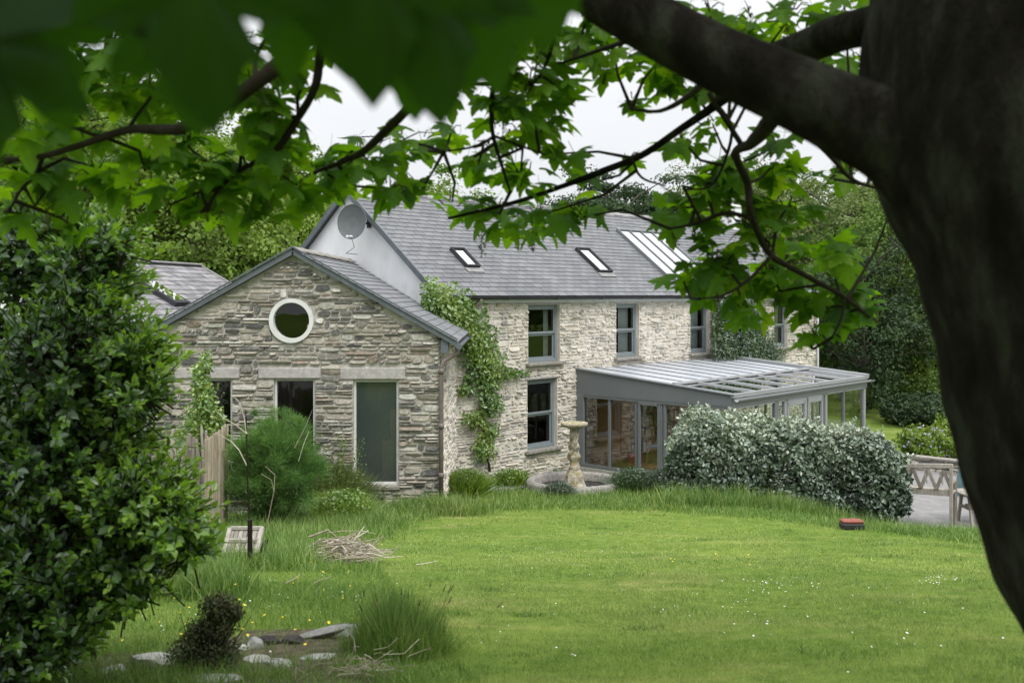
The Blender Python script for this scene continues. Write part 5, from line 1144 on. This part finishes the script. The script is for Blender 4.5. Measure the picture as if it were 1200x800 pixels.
for k, (px, Y, ht, lab) in enumerate(((398, 18.9, 1.35, 'wispy tall green weed beside the dusty window'), (380, 18.7, 1.1, 'wispy weed between the fennel and the window'))):
    b = np.array(bloc(px, Y)); g = G(); t = thing('tall_weed', lab, 'plant', b)
    for i in range(26):
        a = rng.normal(size=2)*.12; e = b+np.array([a[0]*2, a[1], ht*rng.uniform(.6, 1.1)]); g.tube([b+np.array([a[0]*.5, a[1]*.5, 0]), (b+e)/2, e], [.006, .005, .002], 4, cap=False)
        q = b+(e-b)*rng.uniform(.35, 1, (40, 1))+rng.normal(size=(40, 3))*.045; leafcloud(g, q, .045, None, mat=1)
    part('stalks', g, [M['climber'], M['tree_c']], t)
# paving slabs by the house
for i, (px, py, Y) in enumerate(((560, 572, 23.9), (592, 566, 24.6), (618, 560, 25.4))):
    b = np.array(bloc(px, Y)); g = G(); g.box(b+UP*.03, (1.0, .7, .06), [D, NN, UP], bev=.01); single('paving_slab', g, M['paving'], ['grey paving slab nearest the downpipe corner', 'middle grey paving slab of the three under the climber', 'grey paving slab nearest the ground-floor window'][i], 'paving slab', b)

# ---------------------------------------------------------------- fennel
p = ground(318, 628); p = np.array(bloc(318, 16.6)); fn = thing('fennel_bush', 'large feathery green fennel bush in front of the extension wall', 'shrub', p)
g = G(); r0 = np.random.default_rng(55)
FT = np.array([[-.5, 0, 0], [.5, 0, 0], [0, 1, 0]]); n = 110000
ncl = 520; v = unit(r0.normal(size=(ncl, 3))); rr = r0.random((ncl, 1))**.4; C = p+np.array([.02, 0, 1.02])+v*rr*np.array([.72, .6, .85])*(1+.22*np.sin(5*v[:, :1]*3+v[:, 2:3]*7))+r0.normal(size=(ncl,3))*.05; C[:, 2] = np.maximum(C[:, 2], p[2]+.1)
ci = r0.integers(0, ncl, n); rad = r0.uniform(.05, .2, ncl); off = unit(r0.normal(size=(n, 3)))*(r0.random((n, 1))**.6)*rad[ci][:, None]; P = C[ci]+off
tip = unit(off+unit(v[ci])*.08+UP*.06+r0.normal(size=(n, 3))*.05); fr_ = frames(tip, unit(r0.normal(size=(n, 3))))
g.scatter(FT, [[0, 1, 2]], P, fr_, np.stack([np.full(n, .0055), np.full(n, .085), np.full(n, 1)], 1), 0, np.clip(.35*r0.random(ncl)[ci]+.65*r0.random(n), 0, 1)); part('foliage', g, M['fennel'], fn)
g = G()
for i in range(46):
    a = r0.normal(size=2)*.16; e = C[r0.integers(0, ncl)]; b = p+np.array([a[0], a[1]*.6, -.05]); g.tube([b, b*.5+e*.5+np.array([0, 0, .1]), e], [.012, .009, .003], 5, cap=False)
part('stem', g, M['fennel'], fn)
# bare sapling in front of it
p = np.array(bloc(292, 15.0)); sp = thing('bare_sapling', 'thin leafless sapling standing in front of the fennel bush', 'sapling', p)
g = G(); at3 = lambda px, py, Y: at(px, py, Y)
def br(pts, r0_, r1_, mt=0): 
    P = [at(a, b, c) for a, b, c in pts]; g.tube(P, np.linspace(r0_, r1_, len(P)), 6, mat=mt, cap=False)
br([(293, 660, 15), (292, 600, 15), (290, 560, 15), (289, 508, 15), (288, 480, 15)], .015, .008)
part('trunk', g, M['dark_twig'], sp)
g = G(); br([(289, 508, 15), (275, 497, 14.9), (262, 490, 14.8), (252, 480, 14.8)], .012, .004); br([(289, 508, 15), (286, 488, 15), (280, 470, 15)], .012, .005); br([(289, 545, 15), (280, 527, 14.9), (271, 517, 14.9), (255, 508, 14.8)], .010, .003)
br([(345, 525, 15.2), (358, 500, 15.2), (366, 480, 15.2)], .008, .003); br([(350, 540, 15.2), (356, 520, 15.1), (362, 505, 15.1)], .007, .003); br([(306, 662, 14.9), (313, 615, 14.9), (321, 575, 14.9), (318, 562, 14.9), (306, 555, 14.9)], .007, .003); br([(321, 575, 14.9), (322, 556, 14.9), (311, 546, 14.9)], .006, .003)
br([(280, 470, 15), (270, 462, 15)], .006, .002); br([(286, 488, 15), (300, 478, 15), (308, 466, 15)], .006, .002); br([(275, 497, 14.9), (262, 500, 14.9)], .005, .002)
part('branch', g, M['twig'], sp)
# dark stake and wire/wood cold frame
p = ground(282, 664); cf = thing('wooden_cold_frame', 'low bleached wooden box with a slatted sloping lid beside the fence', 'box', p)
fY = p[1]; g = G(); LW = 38/F*fY; LH = 34/F*fY
q0 = p+np.array([-LW/2, 0, .13]); vx = np.array([1, 0, 0]); vz = unit(np.array([0.05, .62, .75]))
Lz = LH*.98
for i in range(7): g.box(q0+vx*(LW*(i+.5)/7)+vz*Lz/2, (LW/7*.9, Lz, .02), [vx, vz, np.cross(vx, vz)], rnd=random.random(), bev=.003)
part('lid', g, M['white_wood'], cf)
g = G(); nz_ = np.cross(vx, vz)
for a, b in ((0, 0), (LW, 0)): g.bar(q0+vx*a+nz_*.02, q0+vx*a+vz*Lz+nz_*.02, .04, .04, rnd=.9)
for k in (0.02, .5, .98): g.bar(q0+vz*Lz*k+nz_*.018, q0+vx*LW+vz*Lz*k+nz_*.018, .035, .03, rnd=.8)
part('frame', g, M['white_wood'], cf)
g = G(); g.box(p+np.array([0, .03, .03]), (LW*.98, .03, .2), rnd=.2); g.box(p+np.array([-LW/2+.03, .3, .0]), (.03, .5, .3), rnd=.2); g.box(p+np.array([LW/2-.03, .3, .0]), (.03, .5, .3), rnd=.2); part('side', g, M['dark_twig'], cf)
p = ground(293, 668); g = G(); g.tube([p-UP*.1, p+np.array([.0, 0, .50])], [.028, .024], 7); single('wooden_stake', g, M['dark_twig'], 'short dark stake in front of the bleached wooden lid', 'stake', p)
# paling fence of rough poles + reed screen
fp0 = np.array(bloc(150, 15.0)); fp1 = np.array(bloc(243, 16.2)); fe = thing('pole_fence', 'fence of rough upright wooden poles behind the bush', 'fence', (fp0+fp1)/2)
for i in range(26):
    q = fp0+(fp1-fp0)*(i/25)+np.array([0, rng.normal()*.04, 0]); z = hz(q[0], q[1]); Ht = rng.uniform(1.2, 1.65)+(i > 18)*.15; g = G()
    g.tube([[q[0], q[1], z-.1], [q[0]+rng.normal()*.02, q[1], z+Ht*.5], [q[0]+rng.normal()*.05, q[1], z+Ht]], [rng.uniform(.022, .04), .03, rng.uniform(.015, .028)], 7, wob=.18); part('pole', g, M['old_wood'], fe)
g = G()
for zz in (.35, 1.0): g.tube([fp0+UP*zz+np.array([0, .06, 0]), fp1+UP*zz+np.array([0, .06, 0])], .025, 6)
part('rail', g, M['old_wood'], fe)
a = np.array(bloc(240, 14.6)); b = np.array(bloc(266, 16.9)); rs = thing('reed_screen', 'upright panel of pale brown reeds between the pole fence and the fennel', 'screen', a); g = G()
for i in range(74):
    q = a+(b-a)*i/73; z = hz(q[0], q[1]); g.tube([[q[0], q[1]+rng.normal()*.006, z-.05], [q[0]+rng.normal()*.01, q[1]+rng.normal()*.01, z+1.42+.30*i/73+rng.normal()*.02]], .014, 5)
part('reeds', g, M['reed'], rs)
g = G()
for zz in (.3, .8, 1.3): g.tube([a+UP*zz-NN*0+np.array([-.03, 0, 0]), b+UP*(zz+.1)+np.array([-.03, 0, 0])], .008, 5)
part('binding', g, M['twig'], rs)
# rose-like scrambler by left window
b = np.array(bloc(228, 18.4)); t = thing('scrambling_shrub', 'leafy green scrambler climbing in front of the left dark window', 'shrub', b); g = G()
pts = [(228, 540, 34, 34), (236, 500, 22, 30), (240, 470, 16, 24), (236, 450, 10, 20), (232, 438, 8, 14), (250, 512, 20, 22), (242, 425, 8, 14), (212, 530, 20, 22), (255, 487, 8, 10), (246, 560, 30, 20)]
P = []
for p_ in pts:
    k = int(p_[2]*p_[3]*3.4); P.append(np.array([at(p_[0]+rng.normal()*p_[2]*.4, p_[1]+rng.normal()*p_[3]*.4, 18.4+rng.normal()*.25) for _ in range(k)]))
P = np.concatenate(P); leafcloud(g, P, .07, np.array([0, -.6, .6]), LEAF, LEAFF); part('foliage', g, M['climber'], t)
g = G(); g.tube([b, at(230, 540, 18.4), at(238, 490, 18.4), at(232, 455, 18.4), at(243, 420, 18.4)], [.02, .016, .012, .008, .004], 5); g.tube([at(230, 540, 18.4), at(250, 500, 18.3), at(256, 484, 18.3)], .008, 5); part('stem', g, M['dark_twig'], t)

# ---------------------------------------------------------------- pile of sticks
p = ground(412, 660); g = G()
for i in range(120):
    a = rng.normal()*.35; L_ = rng.uniform(.25, .6); ang = rng.normal()*.4+.1; c = p+np.array([rng.normal()*.13-.03, rng.normal()*.11, abs(rng.normal())*.09+.06])
    dv = np.array([math.cos(ang), math.sin(ang)*.8, rng.normal()*.13]); k1 = rng.normal(size=3)*.04
    r_ = rng.uniform(.004, .012); g.tube([c-dv*L_/2, c-dv*L_*.2+k1, c+dv*L_*.15-k1*.6, c+dv*L_/2+rng.normal(size=3)*.04], [r_, r_, r_*.8, r_*.4], 5, rnd=rng.random())
    if i % 3 == 0: q = c+dv*L_*.2; g.tube([q, q+np.array([rng.uniform(.05, .2), rng.normal()*.08, rng.uniform(-.12, .05)])], [r_*.7, r_*.3], 4, rnd=rng.random())
single('stick_pile', g, M['twig'], 'heap of pale dry sticks on the grass left of the lawn', 'stick pile', p)
for k, (x0_, y0_, x1_, y1_, lab) in enumerate(((335, 692, 352, 682, 'short dry stick lying in the rough grass'), (368, 692, 388, 685, 'thin dry stick in the grass right of the short one'), (488, 668, 512, 665, 'bare twig lying on the mown grass near the stick pile'))):
    a, b = ground(x0_, y0_)+UP*.06, ground(x1_, y1_)+UP*.07; g = G(); g.tube([a, (a+b)/2+rng.normal(size=3)*.015, b], [.006, .005, .003], 5); single('dry_stick', g, M['twig'], lab, 'stick', a)
p = ground(420, 797); g = G()
for i in range(60):
    c = p+np.array([rng.normal()*.09, rng.normal()*.04, .03+abs(rng.normal())*.03]); e = c+np.array([rng.uniform(-.12, .16), rng.normal()*.05, rng.uniform(-.01, .06)]); g.tube([c, (c+e)/2+rng.normal(size=3)*.02, e], .0018, 4, rnd=rng.random()*.7)
single('dead_grass_clump', g, M['twig'], 'tangle of dead brown grass in front of the big tuft', 'dead grass', p)

# ---------------------------------------------------------------- large bush at left
bp = np.array([-1.95, 4.6, 0]); bp[2] = hz(bp[0], bp[1]); bs = thing('broadleaf_bush', 'large glossy dark green bush filling the left side of the view', 'bush', bp)
r0 = np.random.default_rng(77); g = G(); gs = G()
lobes = [(60, 300, 4.7, 85, 60, .45, 330), (110, 325, 4.4, 46, 55, .35, 200), (95, 420, 4.3, 84, 70, .5, 420), (40, 430, 4.6, 90, 90, .5, 330), (160, 408, 4.3, 32, 36, .25, 100), (95, 520, 4.3, 85, 70, .5, 400), (165, 575, 4.1, 55, 36, .35, 200), (208, 606, 4.0, 36, 24, .25, 80),
         (30, 560, 4.5, 90, 90, .5, 330), (90, 630, 4.2, 90, 60, .45, 300), (150, 640, 4.1, 50, 35, .3, 120), (20, 690, 4.3, 70, 60, .4, 200), (90, 275, 4.6, 40, 28, .3, 90), (-60, 450, 4.6, 90, 180, .5, 420), (60, 740, 4.2, 60, 40, .35, 130), (10, 780, 4.2, 50, 40, .35, 120), (110, 700, 4.2, 50, 30, .3, 90), (168, 460, 4.2, 26, 26, .3, 60), (225, 640, 4.0, 22, 16, .2, 30), (165, 690, 4.1, 30, 22, .2, 36), (135, 280, 4.4, 22, 22, .2, 30), (-60, 650, 4.5, 70, 100, .4, 160)]
tips = []
for (px, py, Y, rx, ry, rd_, n) in lobes:
    c = at(px, py, Y); sx, sz = rx/F*Y, ry/F*Y
    for _ in range(int(n*.95)):
        v = unit(r0.normal(size=3)); rr = r0.random()**.4*(1 if r0.random() < .8 else r0.uniform(1.05, 1.38)); e = c+v*rr*np.array([sx, rd_, sz]); dr = unit(v*np.array([1, 1, .6])+np.array([.25, -.15, .45])+r0.normal(size=3)*.35)
        L_ = r0.uniform(.10, .22); m = r0.integers(7, 12); s0 = e-dr*L_*.6; gs.tube([s0-dr*.06, e+dr*L_*.4], [.004, .0015], 4, cap=False)
        tt = np.linspace(.15, 1, m); pos = s0+dr*L_*tt[:, None]; az_ = np.arange(m)*2.4+r0.random()*6; x_ = unit(np.cross(dr, [0.1, .2, 1.])); y_ = np.cross(dr, x_)
        side = np.cos(az_)[:, None]*x_+np.sin(az_)[:, None]*y_; tip = unit(side*(1.1-.75*tt[:, None])+dr*(.35+.6*tt[:, None])+np.array([0, 0, .1])); nr = unit(np.cross(tip, np.cross(dr+np.array([0, 0, .8]), tip)))
        fresh_and_shade = .08+.38*float(sstep(40, 200, 600+F*e[0]/e[1]))*(.4+r0.random())+.16*(rr > .8)  # shade painted in: darker to the left, lighter right; outer leaves fresher
        g.scatter(LEAF*np.array([.95, 1, 1.6]), LEAFF, pos, frames(tip, nr), r0.uniform(.030, .060, m)*(1.15-.35*tt), 0, np.clip(fresh_and_shade+.25*r0.random(m)+.34*(tt > .7)*(rr > .55), 0, 1))
part('foliage', g, M['bush'], bs, True)
for i in range(34):
    l = lobes[r0.integers(0, len(lobes))]; e = at(l[0]+r0.normal()*l[3]*.3, l[1], l[2]); b = bp+np.array([r0.uniform(-.55, .0), r0.normal()*.12, -.05]); b[2] = hz(b[0], b[1])-.05; m = b*.75+e*.25+np.array([r0.normal()*.03, r0.normal()*.05, .35]); gs.tube([b, m, e], [.014, .009, .004], 6, cap=False)
part('stem', gs, M['dark_twig'], bs)

# ---------------------------------------------------------------- sycamore in the foreground
base = np.array([1.33, 1.62, 0]); base[2] = hz(base[0], base[1])
sy = thing('sycamore_tree', 'close leaning sycamore with a dark trunk at right and leafy boughs across the top', 'tree', base)
SYC = np.array([(0, 0), (.13, -.09), (.30, -.10), (.47, -.02), (.40, .09), (.27, .17), (.42, .24), (.50, .36), (.58, .52), (.44, .50), (.34, .55), (.20, .50), (.25, .64), (.17, .74), (.13, .86), (0, 1.02)])
half = SYC[1:-1]; ol = np.concatenate([[SYC[0]], half, [SYC[-1]], half[::-1]*np.array([-1, 1])])
def zf(x, y): return -.30*(y-.3)**2-.28*np.abs(x)**1.3+.05*np.sin(y*9)*np.abs(x)
no = len(ol); ring1 = ol*.55+np.array([0, .3])*.45
T3 = np.concatenate([np.stack([ol[:, 0], ol[:, 1], zf(ol[:, 0], ol[:, 1])], 1), np.stack([ring1[:, 0], ring1[:, 1], zf(ring1[:, 0], ring1[:, 1])+.02*np.cos(np.arange(no)*np.pi)], 1), [[0, .3, 0.02]], [[-.012, 0, 0], [.012, 0, 0], [.01, -.6, .12], [-.01, -.6, .12]]])
TF3 = [[i, (i+1) % no, no+(i+1) % no] for i in range(no)]+[[i, no+(i+1) % no, no+i] for i in range(no)]+[[no+i, no+(i+1) % no, 2*no] for i in range(no)]+[[2*no+1, 2*no+2, 2*no+3], [2*no+1, 2*no+3, 2*no+4]]
# trunk: leaning, close to the lens
def cat(P, n=6):
    P = np.array(P, float); Q = [2*P[0]-P[1], *P, 2*P[-1]-P[-2]]; out = []
    for i in range(1, len(Q)-2):
        for t in np.linspace(0, 1, n, endpoint=False):
            a, b, c, d = Q[i-1], Q[i], Q[i+1], Q[i+2]; out.append(.5*((2*b)+(-a+c)*t+(2*a-5*b+4*c-d)*t*t+(-a+3*b-3*c+d)*t**3))
    out.append(P[-1]); return np.array(out)
def limb(pts, name='branch', mat='bark', n=12, wob=.03, par=None, sg=6):
    P = cat([list(at(p[0], p[1], p[2]))+[p[3]/2/F*p[2]] for p in pts], sg)
    g = G(); kk = np.arange(len(P)); j = np.stack([np.sin(kk*.9+P[0, 0]*9), 0*kk, np.cos(kk*.7)], 1)*P[:, 3:4]*(.035 if n < 14 else 0); g.tube(P[:, :3]+j, P[:, 3], n, wob=wob if n < 10 else 0)
    if n >= 14:
        V = g.V[0]; c_ = np.repeat(P[:, :3], n, 0); q = unit(V-c_); dsp = .012*np.sin(V[:, 2]*9+q[:, 0]*4)+.010*np.sin(V[:, 0]*23+V[:, 2]*13+q[:, 1]*5)+.006*np.sin(V[:, 2]*41+q[:, 0]*11)+.004*np.sin(V[:, 2]*19-q[:, 0]*29)
        g.V[0] = V+q*dsp[:, None]*np.clip(np.repeat(P[:, 3], n)/.15, .3, 1.2)[:, None]*.35
    return part(name, g, M[mat], par or sy, True), P
YT = 1.75
trunk, TP = limb([(1720, 1500, 1.55, 640), (1600, 1000, 1.6, 560), (1466, 740, 1.65, 470), (1395, 600, 1.68, 445), (1328, 440, 1.72, 418), (1280, 250, 1.75, 418), (1240, 130, 1.78, 430), (1225, 0, 1.8, 400), (1215, -200, 1.85, 360), (1200, -500, 2.0, 300), (1150, -900, 2.2, 240)], 'trunk', n=60, wob=.018, sg=12)
_, ML = limb([(1235, 320, 1.76, 200), (1150, 228, 1.76, 176), (1072, 172, 1.76, 130), (1000, 141, 1.77, 97), (930, 109, 1.8, 82), (850, 74, 1.85, 77), (770, 32, 1.9, 74), (690, -22, 1.95, 72), (600, -110, 2.0, 66), (450, -210, 2.2, 54), (280, -250, 2.4, 42), (100, -240, 2.6, 30), (-80, -200, 2.8, 20), (-260, -120, 3.0, 10)], n=28, sg=9)
limb([(1130, 10, 2.0, 60), (1030, 28, 2.2, 48), (960, 48, 2.4, 42), (905, 72, 2.6, 36), (870, 95, 2.8, 24), (840, 122, 3.0, 12), (800, 150, 3.1, 9), (750, 183, 3.2, 8), (700, 203, 3.25, 8), (660, 218, 3.3, 6), (600, 238, 3.3, 5), (525, 256, 3.3, 3)], n=12)
B = [
 [(905, 140, 2.6, 22), (880, 168, 2.9, 14), (862, 180, 3.1, 10), (876, 215, 3.2, 9), (880, 250, 3.2, 8), (900, 295, 3.3, 8), (930, 315, 3.3, 7), (985, 345, 3.4, 5), (1020, 372, 3.4, 3)],
 [(880, 255, 3.2, 6), (850, 250, 3.25, 5), (815, 262, 3.3, 4), (785, 268, 3.3, 3)],
 [(905, 298, 3.3, 5), (880, 325, 3.3, 4), (850, 345, 3.3, 3), (820, 350, 3.3, 2)],
 [(950, 160, 2.9, 7), (975, 185, 3.0, 6), (998, 210, 3.1, 5), (1030, 222, 3.1, 3)],
 [(420, -60, 2.2, 36), (385, 10, 2.3, 26), (345, 60, 2.3, 22), (290, 105, 2.3, 17), (245, 137, 2.35, 12), (205, 152, 2.4, 14), (150, 152, 2.5, 10), (95, 170, 2.6, 8), (50, 183, 2.6, 7), (0, 189, 2.7, 7), (-60, 200, 2.8, 6)],
 [(50, 184, 2.6, 6), (42, 205, 2.65, 5), (25, 222, 2.7, 4), (12, 245, 2.7, 3)],
 [(400, -80, 2.4, 20), (385, 0, 2.5, 14), (376, 60, 2.6, 11), (368, 105, 2.6, 10), (345, 145, 2.7, 9), (320, 180, 2.7, 8), (280, 200, 2.8, 5), (252, 228, 2.8, 4), (244, 248, 2.8, 2)],
 [(560, -40, 2.3, 22), (520, 60, 2.5, 14), (485, 118, 2.7, 12), (455, 150, 2.8, 11), (425, 178, 2.9, 9), (395, 192, 3.0, 6), (362, 205, 3.0, 4), (340, 222, 3.0, 2)],
 [(600, -40, 2.6, 14), (585, 60, 2.8, 8), (576, 120, 2.9, 6), (578, 160, 3.0, 5), (590, 200, 3.0, 4), (598, 225, 3.0, 3)],
 [(580, 160, 3.0, 4), (555, 172, 3.0, 3), (520, 178, 3.0, 2)], [(580, 160, 3.0, 4), (602, 168, 3.0, 3), (640, 182, 3.0, 2)],
 [(140, -60, 2.2, 14), (130, 30, 2.4, 9), (120, 70, 2.5, 7), (95, 88, 2.5, 5)], [(150, 152, 2.5, 7), (120, 160, 2.6, 5), (60, 140, 2.6, 3)],
 [(760, 20, 1.95, 14), (740, 45, 2.6, 8), (700, 60, 2.8, 5), (655, 75, 2.9, 3)], [(850, 70, 1.9, 16), (810, 110, 2.6, 8), (775, 130, 2.9, 5), (740, 128, 3.0, 3)],
 [(840, 122, 3.0, 5), (858, 155, 3.1, 4), (836, 215, 3.2, 3), (800, 222, 3.2, 2)], [(740, 185, 3.2, 4), (752, 208, 3.2, 3), (780, 218, 3.2, 2)],
 [(990, 350, 3.4, 3), (985, 375, 3.4, 3), (975, 395, 3.4, 2)], [(660, 0, 2.6, 10), (650, 40, 2.8, 6), (640, 75, 2.9, 4), (618, 110, 2.9, 2)],
 [(300, 105, 2.3, 8), (300, 70, 2.5, 5), (315, 40, 2.5, 4), (340, 20, 2.5, 3)]]
CURV = []
HOST = [ML]
for b in B:
    _, P = limb(b, mat='dark_twig', n=7, wob=.08, sg=5); CURV.append(P[:, :3])
    q0 = P[0, :3]; H_ = np.concatenate(HOST); dd = ((H_[:, :3]-q0)**2).sum(1); hp = H_[np.argmin(dd)]
    if dd.min() > .02**2 and b[0][1] < 140:
        dr0 = unit(P[0, :3]-P[2, :3]); L0 = math.sqrt(dd.min()); g = G()
        g.tube(cat([q0-dr0*.02, q0+dr0*L0*.35, hp[:3]*.6+q0*.4+dr0*L0*.12, hp[:3]], 5), np.linspace(P[0, 3], min(P[0, 3]*1.35, max(hp[3]*.8, P[0, 3])), 16), 8); part('branch', g, M['dark_twig'], sy, True)
    HOST.append(P)
CV = np.concatenate(CURV)
CL = [(880, 285, 3.3, 50, 26), (835, 330, 3.35, 42, 24), (905, 345, 3.4, 38, 20), (955, 378, 3.45, 48, 22), (1000, 365, 3.45, 32, 14), (855, 240, 3.3, 40, 18), (800, 265, 3.3, 34, 14), (925, 260, 3.3, 36, 10), (975, 315, 3.4, 40, 16), (945, 420, 3.5, 20, 3), (990, 385, 3.4, 22, 5), (860, 195, 3.2, 26, 8), (905, 195, 3.2, 24, 7), (815, 222, 3.2, 20, 4), (870, 375, 3.4, 40, 10), (800, 350, 3.4, 20, 4),
      (625, 255, 3.3, 42, 18), (580, 248, 3.3, 36, 14), (530, 250, 3.3, 26, 7), (680, 255, 3.3, 26, 8), (610, 205, 3.1, 36, 14), (655, 180, 3.1, 26, 9), (560, 195, 3.1, 22, 5), (530, 165, 3.1, 18, 4), (575, 175, 3.1, 26, 7), (690, 215, 3.2, 20, 4), (740, 185, 3.2, 14, 2), (500, 180, 3.1, 16, 3),
      (430, 200, 3.0, 46, 22), (395, 225, 3.0, 36, 16), (470, 180, 3.0, 30, 10), (365, 205, 3.0, 26, 9), (495, 235, 3.1, 26, 7), (455, 235, 3.0, 26, 7), (345, 235, 2.9, 20, 4),
      (720, 60, 2.9, 34, 14), (770, 75, 2.9, 34, 14), (800, 100, 2.9, 26, 9), (690, 25, 2.8, 30, 10), (745, 120, 3.0, 16, 4), (800, 165, 3.1, 22, 5), (835, 145, 3.1, 18, 5), (880, 25, 3.0, 34, 16), (930, 15, 3.0, 34, 14), (990, 10, 3.0, 34, 12), (965, 72, 3.1, 24, 6), (1012, 70, 3.1, 20, 5), (830, 8, 3.0, 26, 9), (905, 60, 3.2, 24, 8), (985, 200, 3.2, 22, 5), (1045, 265, 3.3, 16, 3), (1010, 185, 3.2, 20, 3), (915, 170, 3.2, 24, 6),
      (620, 95, 2.8, 44, 24), (585, 125, 2.8, 34, 14), (655, 110, 2.9, 34, 12), (560, 60, 2.6, 40, 18), (600, 30, 2.6, 44, 20), (520, 110, 2.7, 30, 10), (640, 45, 2.8, 34, 12), (650, 145, 3.0, 28, 8), (500, 60, 2.4, 40, 12), (610, 150, 3.0, 26, 8),
      (320, 150, 2.6, 44, 26), (362, 100, 2.6, 26, 9), (350, 45, 2.5, 44, 22), (415, 40, 2.6, 30, 9), (290, 200, 2.7, 42, 24), (240, 215, 2.7, 38, 18), (330, 205, 2.8, 34, 16), (300, 250, 2.8, 26, 6), (260, 240, 2.8, 30, 8), (215, 165, 2.6, 40, 16), (170, 200, 2.6, 36, 10), (200, 240, 2.7, 26, 5), (110, 195, 2.6, 40, 12), (60, 215, 2.6, 38, 12), (20, 200, 2.6, 38, 13), (25, 250, 2.7, 28, 8), (80, 262, 2.7, 22, 5), (100, 150, 2.5, 34, 7), (40, 160, 2.5, 34, 8), (130, 100, 2.4, 34, 12), (90, 60, 2.4, 40, 12), (150, 60, 2.3, 30, 8), (140, 30, 2.4, 44, 16), (180, 110, 2.4, 40, 14), (270, 60, 2.4, 50, 22), (230, 20, 2.4, 50, 18), (440, 30, 2.5, 40, 14), (480, 10, 2.4, 40, 14), (540, 10, 2.5, 40, 14), (300, 110, 2.5, 40, 16)]
g = G(); gt = G(); rac = []
r0 = np.random.default_rng(99)
for (px, py, Y, rd_, n) in CL:
    n = int(n*(1.5 if px > 770 and py > 150 else 1.1 if px > 480 else 1.0)); py -= 14 if 340 < px < 560 else 22 if px > 780 and py > 225 else 0; c = at(px, py, Y); s = rd_/F*Y*1.15; c = c+np.array([c[0]/Y, 1, (c[2]-CAMZ)/Y])*.16
    v = unit(r0.normal(size=(n, 3))); P = c+v*(r0.random((n, 1))**.45)*np.array([s, s*1.3, s*.62])
    # leaf surfaces: tip out and down, upper face up and outward
    out = unit((P-c)*np.array([1, 1, .3])+r0.normal(size=(n, 3))*.05)
    tip = unit(out*.9+np.array([0, 0, -.45])+r0.normal(size=(n, 3))*.3); nr = unit(np.array([0, -.30, .95])+out*.35+r0.normal(size=(n, 3))*.3)
    sz = r0.uniform(.058, .105, n)*(1.02 if Y > 3.15 else .95 if Y > 2.9 else 1.0)
    g.scatter(T3, TF3, P, frames(tip, nr), sz, 0, np.clip(.15+.55*r0.random(n)+.2*(P[:, 2] < c[2]), 0, 1))
    dist = ((CV-c)**2).sum(1); q = CV[np.argmin(dist)]
    gt.tube([q, (q+c)/2+r0.normal(size=3)*.03, c], [.006, .0045, .003], 5, cap=False)
    for i in range(0, n, 2):
        e = P[i]-frames(tip[i:i+1], nr[i:i+1])[0][1]*sz[i]*.55; b = c+(e-c)*.25+r0.normal(size=3)*.01; gt.tube([b, (b+e)/2+np.array([0, 0, .012]), e], [.0026, .002, .0013], 4, cap=False)
    if n > 9:
        for _ in range(r0.integers(0, 2)+ (n > 16)): rac.append(c+np.array([r0.normal()*s*.6, r0.normal()*s*.4, -s*.35]))
# canopy of leaves above and behind the picture
n = 9000; X = r0.uniform(-5.5, 6.5, n); Y = r0.uniform(-5, 6.5, n); Z = CAMZ+1.6+r0.random(n)*2.6-.12*(np.hypot(X-.5, Y-.5))**1.2*.35
pyv = HOR-(Z-CAMZ)*F/np.maximum(Y, .05); k = ((Y < .3) | (pyv < -45)) & (np.hypot(X-1.2, Y-1.6) > .5); P = np.stack([X, Y, Z], 1)[k]; n = len(P)
g.scatter(T3*1.0, TF3, P, frames(unit(rdir(n)+np.array([0, 0, -.4])), unit(rdir(n)*.6+UP)), r0.uniform(.11, .19, n), 0)
# close leaves, out of focus; their shade is painted by the darkest leaf colour
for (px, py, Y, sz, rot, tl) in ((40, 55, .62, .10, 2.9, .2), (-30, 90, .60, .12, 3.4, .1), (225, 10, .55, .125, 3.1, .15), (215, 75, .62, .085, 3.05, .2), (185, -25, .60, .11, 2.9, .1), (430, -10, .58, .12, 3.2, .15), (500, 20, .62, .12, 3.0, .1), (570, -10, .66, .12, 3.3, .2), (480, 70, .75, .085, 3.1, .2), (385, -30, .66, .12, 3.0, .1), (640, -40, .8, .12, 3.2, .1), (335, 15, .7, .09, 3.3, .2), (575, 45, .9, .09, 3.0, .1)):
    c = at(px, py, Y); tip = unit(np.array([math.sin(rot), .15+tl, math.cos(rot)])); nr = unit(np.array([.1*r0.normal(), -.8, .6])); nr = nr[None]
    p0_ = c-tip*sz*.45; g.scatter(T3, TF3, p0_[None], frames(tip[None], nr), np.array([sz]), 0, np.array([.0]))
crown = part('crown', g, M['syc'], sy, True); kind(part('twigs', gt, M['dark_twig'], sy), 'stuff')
for c in rac[:60]:
    g = G(); n = 60; t = r0.random(n); L_ = r0.uniform(.055, .10); P = c+np.stack([r0.normal(size=n)*.010*(1.2-t*.8), r0.normal(size=n)*.010*(1.2-t*.8), -t*L_], 1)
    leafcloud(g, P, .010, None); g.tube([c+UP*.03, c-UP*L_], .0012, 4, cap=False); part('flower_cluster', g, M['raceme'], sy)
print('leaves done')
